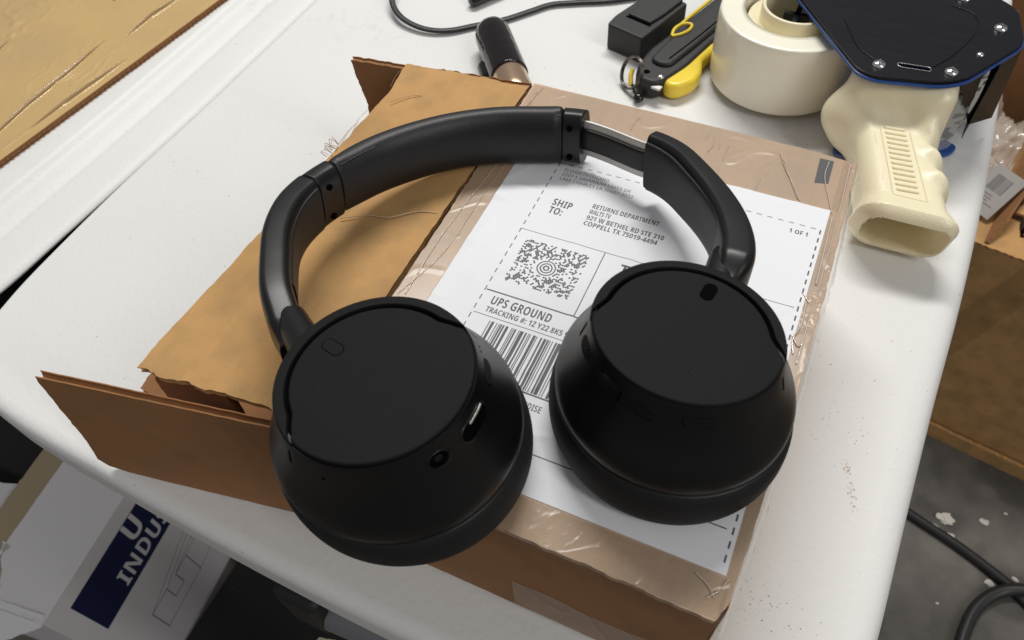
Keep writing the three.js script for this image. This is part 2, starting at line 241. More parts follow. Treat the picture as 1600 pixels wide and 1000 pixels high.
// ---------------------------------------------------------------- corrugated board
// outline: [u, v] in mm in the plane (origin O, axes U and V, thickness towards -N); flute: indices of edges that show their corrugation
function board(outline, O, U, Vv, N, o = {}) {
  const t = o.t ?? 3.4, jit = o.jit ?? 0.35, flute = o.flute || [], warp = o.warp || (() => 0), s0 = o.seed || 0;
  const P = (u, v, h) => V3(O[0] + U[0] * u + Vv[0] * v + N[0] * (h + warp(u, v)), O[1] + U[1] * u + Vv[1] * v + N[1] * (h + warp(u, v)), O[2] + U[2] * u + Vv[2] * v + N[2] * (h + warp(u, v))).multiplyScalar(MM);
  const fine = [], n = outline.length; let cu = 0, cv = 0; for (const p of outline) { cu += p[0] / n; cv += p[1] / n; }
  let area = 0; outline.forEach((p, i) => { const q = outline[(i + 1) % n]; area += p[0] * q[1] - p[1] * q[0]; });
  const sg = Math.sign(area);
  outline.forEach((p, i) => {
    const q = outline[(i + 1) % n], L = Math.hypot(q[0] - p[0], q[1] - p[1]), k = Math.max(1, Math.round(L / 1.6)), J = (o.edgeJit && o.edgeJit[i] != null) ? o.edgeJit[i] : jit;
    for (let j = 0; j < k; j++) { const a = j / k, w = Math.min(1, Math.min(a, 1 - a) * 12) * J, r = ((fbm(a * L / 3.5, i * 7.3 + s0, 3) - 0.5) * 3.2 + (fbm(a * L / 14, i * 3.1 + s0, 2) - 0.5) * 2) * w; fine.push([p[0] + (q[0] - p[0]) * a + sg * (q[1] - p[1]) / L * r, p[1] + (q[1] - p[1]) * a - sg * (q[0] - p[0]) / L * r]); }
  });
  const ins = (d) => { const m = fine.length; return fine.map((p, i) => { const a = fine[(i + m - 2) % m], b = fine[(i + 2) % m], tx = b[0] - a[0], tz = b[1] - a[1], l = Math.hypot(tx, tz) || 1; return [p[0] - sg * tz / l * d, p[1] + sg * tx / l * d]; }); };
  const layer = (ring, h0, h1) => {
    const sh = ring.map(([x, y]) => new THREE.Vector2(x, y)), out = [];
    if (!o.warp) { const tri = THREE.ShapeUtils.triangulateShape(sh, []); for (const [a, b, c] of tri) { out.push(P(...ring[a], h1), P(...ring[b], h1), P(...ring[c], h1), P(...ring[a], h0), P(...ring[c], h0), P(...ring[b], h0)); } }
    else { // fan of rings toward the centre so the sheet can bend
      const K = 14; for (let k = 0; k < K; k++) { const f0 = 1 - k / K, f1 = 1 - (k + 1) / K; for (let i = 0; i < ring.length; i++) { const a = ring[i], b = ring[(i + 1) % ring.length]; const A = (p, f) => [cu + (p[0] - cu) * f, cv + (p[1] - cv) * f]; for (const h of [h0, h1]) { const q = [P(...A(a, f0), h), P(...A(b, f0), h), P(...A(b, f1), h), P(...A(a, f1), h)]; out.push(q[0], q[1], q[2], q[0], q[2], q[3]); } } } }
    for (let i = 0; i < ring.length; i++) { const a = ring[i], b = ring[(i + 1) % ring.length]; out.push(P(...a, h0), P(...b, h0), P(...b, h1), P(...a, h0), P(...b, h1), P(...a, h1)); }
    return tris(out);
  };
  const list = [layer(fine, -0.45, 0), layer(ins(0.25), -t, -t + 0.45)];
  list.push(layer(ins(o.coreInset || (flute.length ? 6 : 0.9)), -t + 0.5, -0.5));
  for (const e of flute) {
    const p = outline[e], q = outline[(e + 1) % n], L = Math.hypot(q[0] - p[0], q[1] - p[1]), ux = (q[0] - p[0]) / L, uy = (q[1] - p[1]) / L, nx = -sg * uy, ny = sg * ux, A = (t - 1.1) / 2, pitch = o.pitch || 6.5;
    list.push(grid(Math.round(L * 1.6), 1, (a, b) => { const s = a * L, d = 0.7 + b * 6.5; return P(p[0] + ux * s + nx * d, p[1] + uy * s + ny * d, -t / 2 + A * Math.sin(s / pitch * 2 * Math.PI + 0.6 * Math.sin(s / 17))); }));
  }
  return list;
}

// ---------------------------------------------------------------- the opened carton under the headphones
const BH = 88;
const carton = thing('shipping_carton', 'opened brown shipping carton with a printed address label, carrying the black headphones', 'carton', [43, 0, 60]);
const EX = [1, 0, 0], EZ = [0, 0, 1], EY = [0, 1, 0];
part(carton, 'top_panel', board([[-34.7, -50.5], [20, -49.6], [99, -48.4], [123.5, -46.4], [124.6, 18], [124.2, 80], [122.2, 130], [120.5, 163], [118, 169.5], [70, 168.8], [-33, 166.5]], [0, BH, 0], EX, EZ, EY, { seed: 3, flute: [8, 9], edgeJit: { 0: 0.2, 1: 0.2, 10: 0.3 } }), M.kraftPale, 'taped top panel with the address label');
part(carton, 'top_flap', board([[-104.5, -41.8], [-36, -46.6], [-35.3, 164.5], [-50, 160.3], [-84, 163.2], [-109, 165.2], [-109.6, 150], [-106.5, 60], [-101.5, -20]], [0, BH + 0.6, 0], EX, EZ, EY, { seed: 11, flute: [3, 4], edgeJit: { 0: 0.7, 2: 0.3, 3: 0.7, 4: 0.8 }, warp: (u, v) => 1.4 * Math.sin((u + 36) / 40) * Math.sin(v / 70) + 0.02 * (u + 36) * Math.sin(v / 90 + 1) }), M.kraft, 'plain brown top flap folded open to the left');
part(carton, 'fold_crease', [tube([[-35.4, 87.3, -46], [-36.2, 87.2, 20], [-36.4, 87.4, 90], [-35.2, 87.2, 164]], 0.4, 40, 6)], std({ color: lin(0.14, 0.075, 0.035), roughness: 0.95 }));
part(carton, 'front_wall', board([[-36, 2.5], [119, 2.5], [119.5, 84], [-36, 84]], [0, 0, 167.6], EX, EY, EZ, { seed: 21 }), M.kraftShade);
part(carton, 'back_wall', board([[-36, 2.5], [122, 2.5], [122, 84], [-36, 84]], [0, 0, -46], EX, EY, [0, 0, 1], { seed: 22 }), M.kraftShade);
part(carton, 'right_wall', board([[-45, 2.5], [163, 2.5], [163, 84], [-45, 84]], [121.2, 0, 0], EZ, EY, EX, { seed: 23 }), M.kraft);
part(carton, 'bottom_panel', board([[-36, -46], [120, -46], [119, 166], [-36, 166]], [0, 4, 0], EX, EZ, EY, { seed: 24 }), M.kraftShade);
{
  const U = [-0.9852, 0, 0.1713];
  part(carton, 'front_side_flap', board([[-9, 88], [-9, 0.5], [60, 0.8], [104, 1.6], [113, 4], [116, 10], [110, 30], [105, 60], [99.4, 88]], [-45, 0, 167.3], U, EY, [0.1713, 0, 0.9852], { seed: 31, coreInset: 2.2, edgeJit: { 1: 0.3, 5: 0.4, 6: 0.4, 7: 0.4, 8: 0.25 }, pitch: 6.5 }), M.kraftShade, 'front side flap swung out to the left');
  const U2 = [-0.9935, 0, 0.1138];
  part(carton, 'back_side_flap', board([[0, 88], [0, 1], [96, 1], [98.5, 30], [97, 58], [98.5, 72], [100.5, 88]], [-36, 0, -50], U2, EY, [-0.1138, 0, -0.9935], { seed: 33, edgeJit: { 2: 0.5, 3: 0.6, 4: 0.8, 5: 0.5, 6: 0.6 } }), M.kraftShade, 'torn back side flap sticking out behind');
  part(carton, 'inner_flap', board([[-122, 4], [-74, 4], [-74, 85], [-106, 84], [-116, 66]], [0, 0, 160], EX, EY, EZ, { seed: 35, jit: 0.4 }), M.kraftShade);
  part(carton, 'bottom_flap', board([[0, -38], [0, 160], [-88, 150], [-137, 146], [-138, 130], [-136, -30]], [-36, 3.8, 0], [1, 0.005, 0], EZ, [0, 1, 0], { seed: 37, edgeJit: { 3: 0.6, 4: 0.4 } }), M.kraftShade);
}
// clear packing tape: creased film over the taped board, hanging a little over the right and front edges
const film = phys({ color: lin(0.93, 0.93, 0.92), roughness: 0.22, transmission: 1, thickness: 0, ior: 1.4, specularIntensity: 0.7 });
{
  const crease = (x, z, s) => { const a = Math.abs(fbm(x / 9, z / 9, 3, 0, s) - 0.5), b = Math.abs(fbm(x / 22 + z / 40, z / 30, 2, 0, s + 5) - 0.5); return 0.5 * Math.max(0, 1 - a * 22) * smooth(0.45, 0.7, fbm(x / 30, z / 30, 2, 0, s + 9)) + 0.8 * Math.max(0, 1 - b * 30); };
  const sheet = (x0, x1, z0, z1, nu, nv, amp, s) => grid(nu, nv, (a, b) => { const x = lerp(x0, x1, a), z = lerp(z0, z1, b), e = Math.min(1, 8 * Math.min(a, 1 - a, b, 1 - b)); return V3(x * MM, (BH + 0.22 + amp * crease(x, z, s) * (0.3 + 0.7 * e)) * MM, z * MM); });
  part(carton, 'packing_tape', sheet(-33.5, 122, -49.3, -13.4, 260, 70, 0.22, 3), film);
  part(carton, 'packing_tape', sheet(-33.5, -19.6, -13, 166, 40, 260, 0.2, 13), film);
  // right edge: laps over the board edge and hangs, ragged
  const rx = (z) => { const k = [[-46, 123.6], [18, 124.8], [80, 124.4], [130, 122.4], [170, 119.6]]; for (let i = 1; i < k.length; i++) if (z <= k[i][0]) return lerp(k[i - 1][1], k[i][1], (z - k[i - 1][0]) / (k[i][0] - k[i - 1][0])); return 119.6; };
  part(carton, 'packing_tape', grid(30, 420, (a, b) => { const z = lerp(-46.5, 172, b), e = rx(z), c = crease(a * 22, z * 1.3, 23), w = fbm(z / 6, a * 3, 3, 0, 41) - 0.5; if (a < 0.45) { const x = lerp(118.2, e, a / 0.45); return V3(x * MM, (BH + 0.25 + 0.35 * c + (a > 0.3 ? 0.5 * w : 0)) * MM, z * MM); } const t = (a - 0.45) / 0.55; return V3((e + 0.7 + 1.6 * t + (1.8 * w + 0.5 * c) * t) * MM, (BH - 0.4 - t * (7 + 4 * w)) * MM, z * MM); }), film);
  part(carton, 'packing_tape', grid(300, 34, (a, b) => { const x = lerp(-20, 119.4, a), c = crease(x * 1.2, b * 30, 33), w = fbm(x / 5, b * 3, 3, 0, 51) - 0.5; if (b < 0.6) { const z = lerp(156, 169.2, b / 0.6); return V3(x * MM, (BH + 0.25 + 0.3 * c) * MM, z * MM); } const t = (b - 0.6) / 0.4; return V3((x + 2.2 * t * smooth(112, 119, x)) * MM, (BH - 0.3 - t * (4.4 + 3 * w + 6 * smooth(105, 119, x))) * MM, (169.4 + t * (1.3 + 1.8 * w + 2.2 * smooth(100, 119, x))) * MM); }), film);
  part(carton, 'packing_tape', grid(60, 14, (a, b) => V3(lerp(48, 119, a) * MM, lerp(3, 34 + 1.5 * Math.sin(a * 9), b) * MM, (168.2 + 0.3 * crease(a * 60, b * 20, 61)) * MM)), film);
  // stuck creases: thin glossy ridges of doubled film
  const ridge = (pts, r) => tube(pts.map(([x, z]) => [x, BH + 0.5, z]), r, 40, 5);
  const rg = [ridge([[91, -41], [95, -32], [101, -22], [105, -14]], 0.22), ridge([[93, -38], [98, -27], [104, -15]], 0.18), ridge([[112, -43], [112, -33], [116, -20], [119, -11]], 0.2), ridge([[121, -44], [121.5, -20], [121.8, 10], [121.4, 40], [121, 70]], 0.28), ridge([[119.5, -8], [120, 12], [120.3, 30]], 0.35), ridge([[118.6, 40], [119, 52], [117.5, 60], [119, 66]], 0.3), ridge([[116.5, 36], [119.5, 40]], 0.22), ridge([[117, 58], [120, 62], [121, 60]], 0.25), ridge([[-31, -45], [-28, -20], [-27, 10], [-30, 60], [-29, 95]], 0.15), ridge([[-22, -12], [-24, 30], [-25, 70], [-32, 96]], 0.12), ridge([[-29, -49], [-31, -30], [-30, -10]], 0.18), ridge([[109, 158], [113, 160], [116, 163]], 0.2), ridge([[114, 164], [117, 160], [118.5, 156]], 0.2)];
  for (let i = 0; i < 14; i++) { const x = 5 + 95 * rnd(), z = -46 + 28 * rnd(), l = 4 + 9 * rnd(); rg.push(ridge([[x, z], [x + 2 * (rnd() - 0.5), z + l * 0.5], [x + 3 * (rnd() - 0.5), z + l]], 0.06 + 0.08 * rnd())); }
  part(carton, 'tape_crease', rg, phys({ color: lin(0.8, 0.7, 0.6), roughness: 0.15, clearcoat: 1, clearcoatRoughness: 0.05, transmission: 0.3, thickness: 0 })).userData.kind = 'stuff';
  part(carton, 'tape_tab', extrude([[108, -44.3], [114, -44.3], [114.3, -29], [108.6, -27.6]], BH + 0.02, BH + 0.12), std({ color: lin(0.1, 0.1, 0.11), roughness: 0.7 }), 'small dark grey square at the back right corner');
  // pale fold lines and scuffs on the flap
  const scuff = std({ color: lin(0.62, 0.45, 0.27), roughness: 0.95 });
  for (const g of [tube([[-77, BH + 0.15, 68], [-66, BH + 0.35, 62], [-57, BH + 0.5, 60], [-46, BH + 0.6, 52], [-38, BH + 0.7, 50]], 0.28, 40, 5), tube([[-96, BH + 1.4, -10], [-90, BH + 1.2, -17], [-84, BH + 1, -21]], 0.22, 20, 5)]) part(carton, 'flap_crease', g, scuff);
  // frayed paper at the flap edge
  const fr = []; for (let i = 0; i < 12; i++) { const z = 30 + 10 * (rnd() - 0.5), x = -104 - 1.5 * rnd(); fr.push(tube([[x, BH - 0.5, z], [x - 1.5 - 2 * rnd(), BH + 1.5 * rnd(), z + 2 * (rnd() - 0.5)], [x - 2.5 - 3 * rnd(), BH + 1 + 2 * (rnd() - 0.3), z + 5 * (rnd() - 0.5)]], 0.1 + 0.12 * rnd(), 8, 4)); }
  for (let i = 0; i < 8; i++) { const z = 30 - i * 8 * rnd(); fr.push(tube([[-104, BH - 1, z], [-105.6, BH - 0.5, z - 9], [-105, BH - 0.6, z - 16]], 0.09, 8, 4)); }
  part(carton, 'frayed_paper', fr, std({ color: lin(0.5, 0.36, 0.24), roughness: 0.95 })).userData.kind = 'stuff';
}
// the address label, flat print on a sheet of paper
{
  const X0 = -19.2, X1 = 118.2, Z0 = -12.8, Z1 = 155.2, K = 11.2, W = Math.round((X1 - X0) * K), H = Math.round((Z1 - Z0) * K);
  const cv = document.createElement('canvas'); cv.width = W; cv.height = H; const c = cv.getContext('2d');
  c.fillStyle = '#e9eaee'; c.fillRect(0, 0, W, H);
  const px = (x) => (x - X0) * K, pz = (z) => (z - Z0) * K;
  c.fillStyle = '#3d3d42'; c.strokeStyle = '#4a4a50';
  const line = (x0, z0, x1, z1, w, dash) => { c.lineWidth = w * K; c.setLineDash(dash ? dash.map((d) => d * K) : []); c.beginPath(); c.moveTo(px(x0), pz(z0)); c.lineTo(px(x1), pz(z1)); c.stroke(); };
  line(0, 0, 117, 0, 0.38, [2.2, 2.3]); line(0, 0, 0, 152, 0.42, [2.6, 2.3]); line(116.6, 0, 116.6, 153, 0.6, [2.6, 2.2]); 
  line(0, 44.4, 115, 44.4, 0.3); line(38.2, 44.4, 38.2, 80, 0.4); line(0.6, 80.2, 115, 80.2, 0.65); line(0.6, 92.4, 115, 92.4, 0.32); line(0.6, 119, 115, 119, 0.7); line(0.6, 140.6, 114.5, 140.6, 0.42);
  const text = (s, x, z, capH, width, color = '#3f3f45', w = 'bold') => { c.save(); c.fillStyle = color; c.font = `${w} 100px sans-serif`; const m = c.measureText(s).width; c.translate(px(x), pz(z)); c.scale(width * K / m, capH * K / 72); c.fillText(s, 0, 0); c.restore(); };
  text('ELIZABETH LOZANO', 3.6, 4.6, 2.0, 21.5, '#55555c', ''); text('2207 S SAVANNAH LAKES DR', 3.6, 7.6, 2.0, 32.6, '#55555c', ''); text('LAKE CHARLES LA 70607-3932', 3.6, 10.6, 2.0, 34.8, '#55555c', '');
  text('SHIP', 6.5, 26.6, 4.0, 9.2); text('TO:', 6.7, 31.6, 4.0, 6.4);
  text('RETURNS DEPARTMENT', 23.6, 22.2, 2.7, 30.2, '#48484e'); text('WALTS TV', 23.6, 25.8, 2.7, 9.6, '#48484e'); text('921 W BETHEL RD STE 310', 23.6, 29.4, 2.7, 34.6, '#44444a'); text('COPPELL TX 75019-4494', 23.6, 33, 2.7, 32.8, '#44444a');
  text('1 OF 1', 104.6, 5.8, 2.4, 8); text('T', 46.5, 54, 6, 4);
  text('UPS GROUND', 4.6, 86.6, 4.3, 26.2); text('TRACKING #: 1Z Y22 8K5 90', 4.6, 90.7, 2.7, 36.6);
  text('MERCHANDISE', 24.6, 125, 2.8, 18.4, '#55555b');
  // dot-matrix code with its ring target
  const R = (a, b) => hash(a, b, 500);
  for (let j = 0; j < 33; j++) for (let i = 0; i < 30; i++) { const x = 5 + (i + (j % 2) * 0.5) * 0.94, z = 49.3 + j * 0.74; if (Math.hypot(x - 18.7, z - 61.4) < 4.7) continue; if (R(i, j) > 0.45 + 0.25 * (vnoise(i / 3, j / 3, 0, 77) - 0.5)) continue; c.beginPath(); for (let k = 0; k < 6; k++) c.lineTo(px(x + 0.47 * Math.sin(k * Math.PI / 3)), pz(z + 0.47 * Math.cos(k * Math.PI / 3))); c.fill(); }
  c.setLineDash([]); c.strokeStyle = '#3d3d42'; for (const [r, w] of [[3.75, 0.5], [2.4, 0.55], [1.05, 0.6]]) { c.lineWidth = w * K; c.beginPath(); c.arc(px(18.7), pz(61.4), r * K, 0, 7); c.stroke(); }
  // bar code
  let x = 8.6; const bw = [1, 3, 1, 1, 2, 2, 3, 1, 1, 2, 1, 4, 2, 1, 1, 3, 1, 2, 3, 2, 1, 1, 2, 4, 1, 1, 3, 1, 2, 2, 1, 3, 1, 4, 2, 1, 1, 2, 3, 1, 2, 2, 4, 1, 1, 3, 1, 1, 2, 4, 1, 2, 1, 1]; let q = 0;
  while (x < 108) { const b = bw[q % bw.length] * 0.36, s = bw[(q + 17) % bw.length] * 0.32; c.fillStyle = q % 7 === 3 ? '#55555b' : '#45454b'; c.fillRect(px(x), pz(94.2), b * K, 24.2 * K); x += b + s; q++; }
  // faint smudges of toner
  for (let i = 0; i < 60; i++) { c.fillStyle = `rgba(120,120,130,${0.05 + 0.1 * rnd()})`; c.fillRect(px(X0 + rnd() * 137), pz(Z0 + rnd() * 167), 1 + 3 * rnd(), 1 + 2 * rnd()); }
  const t = new THREE.CanvasTexture(cv); t.colorSpace = THREE.SRGBColorSpace; t.anisotropy = 8;
  const wav = (x, z) => 0.35 * fbm(x / 26, z / 20, 2, 0, 5) + 0.3 * Math.max(0, 1 - Math.abs(fbm(x / 30 + z / 60, z / 25, 2, 0, 15) - 0.5) * 26) + 0.5 * Math.exp(-(((z - 30 - (x + 19) * 0.12) / 1.8) ** 2)) * smooth(6, -19, x) + 0.35 * Math.exp(-(((z - 58 - (x + 19) * 0.1) / 1.6) ** 2)) * smooth(8, -19, x);
  const g = grid(80, 120, (a, b) => V3(lerp(X0, X1 - 0.6 * b, a) * MM, (BH + 0.08 + wav(lerp(X0, X1, a), lerp(Z0, Z1, b))) * MM, lerp(Z0, Z1, b) * MM));
  const uv = []; for (let j = 0; j <= 120; j++) for (let i = 0; i <= 80; i++) uv.push(i / 80, 1 - j / 120);
  g.setAttribute('uv', new THREE.Float32BufferAttribute(uv, 2)); const b = bases.get(carton); g.translate(-b.x, -b.y, -b.z);
  const m = new THREE.Mesh(g, phys({ map: t, roughness: 0.6, clearcoat: 0.08, clearcoatRoughness: 0.35 })); m.name = 'shipping_label'; m.userData.label = 'white printed address label taped to the top panel'; m.castShadow = m.receiveShadow = true; carton.add(m);
}

// ---------------------------------------------------------------- headphones
const phones = thing('headphones', 'black over-ear headphones lying face up across the opened carton', 'headphones', [30, BH, 90]);
{
  const st = [[-29.5, 126.5, 156], [-37.3, 125, 147.5], [-47.7, 125, 137.8], [-56.5, 123, 126.6], [-65.9, 120, 112.6], [-71.8, 116.5, 98], [-73.4, 113.2, 84], [-71.8, 110.6, 71], [-64.6, 106.8, 48.2], [-47, 104, 24], [-27.5, 102.5, 8.8], [-7.2, 102, 0], [0.5, 102, -2.9], [10.1, 102.5, -4], [20.1, 103.5, -2], [39.6, 106.5, 4.9], [43.4, 107.2, 5.5], [54.7, 110, 12], [66.8, 114, 24.6], [77.3, 118, 37.7], [84.6, 122, 50.2], [89.1, 125, 61.7], [90.5, 127, 71], [89.5, 128.5, 81]];
  const curve = new THREE.CatmullRomCurve3(st.map(mm), false, 'centripetal'), NS = st.length - 1, up = V3(0, 1, -0.2).normalize(), mid = mm([10, 110, 90]);
  const fr = (i) => { const u = clamp(i / NS), p = curve.getPoint(u), t = curve.getTangent(u).normalize(), w = up.clone().addScaledVector(t, -up.dot(t)).normalize(), n = t.clone().cross(w).normalize(); if (n.dot(mid.clone().sub(p)) < 0) n.negate(); return { p, t, w, n }; };
  // left arm, hinge rings, padded top, slider, right arm
  const armL = part(phones, 'headband_arm', sweep(fr, 0.1, 5.97, 70, 40, (s) => [lerp(5.0, 8.4, smooth(0, 0.16, s)) + lerp(0, 4, smooth(0.1, 0.92, s)), lerp(3.2, 5.6, smooth(0, 0.2, s)), 4.2]), M.plastic);
  part(armL, 'arm_liner', sweep(fr, 2.1, 5.9, 60, 30, (s) => [lerp(6.0, 9.6, s), lerp(1.5, 1.6, s), 4], true, 4.75), M.leather);
  const ringL = part(phones, 'hinge_ring', sweep(fr, 6.02, 6.98, 14, 40, () => [12.5, 5.8, 3]), M.plastic);
  const bandGeo = sweep(fr, 7.03, 11.98, 120, 56, (s) => { const e = smooth(0, 0.03, Math.min(s, 1 - s)); return [lerp(11.9, 12.6 + 0.6 * smooth(0, 0.3, s), e), lerp(5.4, 6.9, smooth(0, 0.12, Math.min(s, 1 - s))), 2.35]; });
  const pad = part(phones, 'headband_pad', bandGeo, M.leather);
  // stitched seam along the upper inner edge
  const seamPts = (h, d) => Array.from({ length: 40 }, (_, k) => { const f = fr(lerp(7.1, 11.9, k / 39)); return f.p.clone().addScaledVector(f.w, h * MM).addScaledVector(f.n, d * MM).multiplyScalar(1000).toArray(); });
  part(pad, 'stitched_seam', tube(seamPts(11.2, 3.7), 0.35, 160, 5), M.plastic);
  const ringR = part(phones, 'hinge_ring', [sweep(fr, 12.02, 12.98, 14, 40, () => [12.3, 5.8, 3])], M.plastic);
  for (const [ring, i] of [[ringL, 6.45], [ringR, 12.4]]) for (const h of [6.3, -7.6]) { const f = fr(i), a = f.p.clone().addScaledVector(f.w, h * MM).addScaledVector(f.n, 4.5 * MM).multiplyScalar(1000).toArray(), b = f.p.clone().addScaledVector(f.w, h * MM).addScaledVector(f.n, 6.05 * MM).multiplyScalar(1000).toArray(); part(ring, 'screw_hole', cyl(a, b, 1.35), M.hole); }
  const slider = part(phones, 'slider_bar', sweep(fr, 12.9, 16.3, 30, 20, () => [8.2, 0.9, 6]), M.steel, 'bare steel slider pulled out of the right arm');
  part(slider, 'slider_strip', sweep(fr, 12.9, 16.3, 30, 20, () => [4.9, 1.3, 5], true, 1.0), M.plastic);
  const armR = part(phones, 'headband_arm', sweep(fr, 16.0, 22.9, 80, 40, (s) => [lerp(12.8, 9.4, smooth(0.1, 0.85, s)) - 4 * smooth(0.85, 1, s), lerp(4.4, 6.2, smooth(0, 0.8, s)) - 2.6 * smooth(0.82, 1, s), 4.2]), M.plastic);
  part(armR, 'arm_liner', sweep(fr, 16.05, 21.2, 60, 30, (s) => [lerp(10.2, 7.2, s), lerp(1.4, 1.7, s), 4], true, 4.35), M.leather);

  // ear cups
  const nrm = (a, b) => V3(Math.sin(b), Math.cos(a) * Math.cos(b), Math.sin(a) * Math.cos(b)).normalize();
  const cups = [
    { cap: V3(84.6, BH + 53, 108), n: nrm(-8.4 * Math.PI / 180, 3.4 * Math.PI / 180), padC: V3(83.3, BH, 109.1), R: 28.8, e1: V3(0.9861, -0.0807, -0.1453), e2: V3(-0.1552, -0.1352, -0.9786), pr: 0.985, maj: 60 * Math.PI / 180, yoke: [[87, 127, 66], [88, 130, 86]] },
    { cap: V3(7.2, BH + 56, 159.5), n: nrm(-1.5 * Math.PI / 180, -5.2 * Math.PI / 180), padC: V3(7.1, BH + 1.2, 155), R: 29.4, e1: V3(-0.4781, -0.0205, 0.8781), e2: V3(-0.8736, -0.092, -0.4778), pr: 1.022, maj: 28 * Math.PI / 180, yoke: [[-37, 128, 144.5], [-18, 134, 157]] },
  ];
  cups.forEach((c, ci) => {
    c.e1.addScaledVector(c.n, -c.e1.dot(c.n)).normalize(); c.e2.addScaledVector(c.n, -c.e2.dot(c.n)).addScaledVector(c.e1, -c.e2.dot(c.e1)).normalize();
    const surf = (th, s, r) => { const n = V3(0, 1, 0).lerp(c.n, clamp(s)).normalize(), C = c.padC.clone().lerp(c.cap, s), x = V3(1, 0, 0).addScaledVector(n, -n.x).normalize(), z = x.clone().cross(n).normalize(); const k = 1 + 0.03 * (1 - clamp(s * 1.1)) * Math.cos(2 * (th - c.maj)); return C.addScaledVector(x, r * k * Math.cos(th)).addScaledVector(z, r * k * Math.sin(th)); };
    const lath = (prof, M2 = 112) => { const cr = new THREE.CatmullRomCurve3(prof.map(([r, s]) => V3(r, s * 53, 0)), false, 'centripetal'), P = cr.getPoints(prof.length * 5); return grid(M2, P.length - 1, (a, b) => { const q = P[Math.round(b * (P.length - 1))]; return surf(a * 2 * Math.PI, q.y / 53, q.x * c.pr).multiplyScalar(MM); }, true); };
    const bodyProf = [[38.3, 0.372], [39.2, 0.386], [39.8, 0.412], [39.9, 0.45], [39.3, 0.5], [38.1, 0.555], [36.4, 0.62], [34.4, 0.7], [32.5, 0.79], [31.0, 0.875], [30.0, 0.935], [29.4, 0.968], [29.1, 0.978]];
    const rAt = (s) => { for (let i = 1; i < bodyProf.length; i++) if (s <= bodyProf[i][1]) { const a = bodyProf[i - 1], b = bodyProf[i]; return lerp(a[0], b[0], (s - a[1]) / (b[1] - a[1])) * c.pr; } return 29.2 * c.pr; };
    const body = part(phones, 'ear_cup', [lath([...bodyProf, [28.9, 0.972], [24, 0.955], [10, 0.955], [0.01, 0.955]].slice(0, 13)), lath([[29.3, 0.977], [27, 0.965], [12, 0.962], [0.01, 0.962]])], M.plastic, ci ? 'left ear cup with charging socket, audio socket and power button' : 'right ear cup with volume rocker and custom button');
    part(body, 'ear_pad', [lath([[24, 0.03], [30, 0.008], [35.5, 0.006], [39.2, 0.03], [41.2, 0.085], [42.1, 0.15], [42.1, 0.22], [41.6, 0.29], [40.5, 0.345], [39.2, 0.372], [37, 0.378]])], M.padSoft);
    part(body, 'pad_seam', [lath([[39.4, 0.366], [40.05, 0.370], [40.05, 0.376], [39.4, 0.381]])], M.plastic);
    // cap disc with a crescent rim on the headband side
    const L = (a, b, h) => c.cap.clone().addScaledVector(c.e1, a).addScaledVector(c.e2, b).addScaledVector(c.n, h).multiplyScalar(MM);
    const R0 = c.R, gap = (th) => { const d = Math.min(th - (-10.5 * Math.PI / 180), 190.5 * Math.PI / 180 - th) * 180 / Math.PI; if (d <= 0) return R0 - 0.1; return lerp(R0 - 0.1, R0 - 3.7, smooth(0, 22, d)); };
    const N = 240, th0 = -Math.PI / 2;
    const discRows = [[0, 0], [0.5, 0], [0.9, 0], [-0.75, 0], [-0.35, -0.06], [-0.12, -0.3], [0, -0.7], [0, -2.2]];
    part(body, 'cup_cap', grid(N, discRows.length - 1, (a, b) => { const th = th0 + a * 2 * Math.PI, g = gap(th) - 0.75 * smooth(0.05, 0.9, R0 - gap(th)), [k, h] = discRows[Math.round(b * (discRows.length - 1))], r = k >= 0.4 && h === 0 ? g * k : k === 0 && h === 0 && b < 0.1 ? 0.001 : g + (k < 0 ? k : 0); return L(r * Math.cos(th), r * Math.sin(th), h); }, true), M.capPlastic);
    const lo = -10 * Math.PI / 180, hi = 190 * Math.PI / 180;
    const rimRows = [[0, -2.2], [0, -0.3], [0.05, -0.08], [0.1, 0], [0.85, 0], [0.94, -0.1], [1, -0.5], [1.02, -2.4]];
    part(body, 'cup_rim', grid(180, rimRows.length - 1, (a, b) => { const th = lerp(lo, hi, a), g = gap(th) + 0.62, [k, h] = rimRows[Math.round(b * (rimRows.length - 1))], r = lerp(Math.min(g, R0 + 0.1), R0 + 0.25, k); return L(r * Math.cos(th), r * Math.sin(th), h + 0.05); }), M.capPlastic);
    part(body, 'cap_groove', grid(120, 2, (a, b) => { const th = a * 2 * Math.PI, r = lerp(0.001, R0 - 0.35, b); return L(r * Math.cos(th), r * Math.sin(th), -1.75); }, true), M.hole);
    // microphone window
    const stad = (len, wid, h, grow) => { const sh = []; for (let k = 0; k < 40; k++) { const t = k / 40 * 2 * Math.PI, q = (wid / 2 + grow); sh.push([Math.cos(t) * q, Math.sin(t) * q + (Math.sin(t) >= 0 ? 1 : -1) * (len - wid) / 2]); } const dir = [4.5 / 17.2, 16.6 / 17.2], O = [4.5, 16.9]; const P = sh.map(([x, y]) => L(O[0] + x * dir[1] + y * dir[0], O[1] - x * dir[0] + y * dir[1], h)), Q = sh.map(([x, y]) => L(O[0] + x * dir[1] + y * dir[0], O[1] - x * dir[0] + y * dir[1], -0.2)), C = L(O[0], O[1], h), out = []; P.forEach((p, i) => { const q = P[(i + 1) % P.length]; out.push(C, p, q, p, Q[i], q, q, Q[i], Q[(i + 1) % Q.length]); }); return tris(out); };
    part(body, 'window_groove', stad(7.6, 3.9, 0.05, 0.28), M.hole);
    part(body, 'microphone_window', stad(7.6, 3.9, 0.12, 0), ci ? M.capPlastic : M.hole);
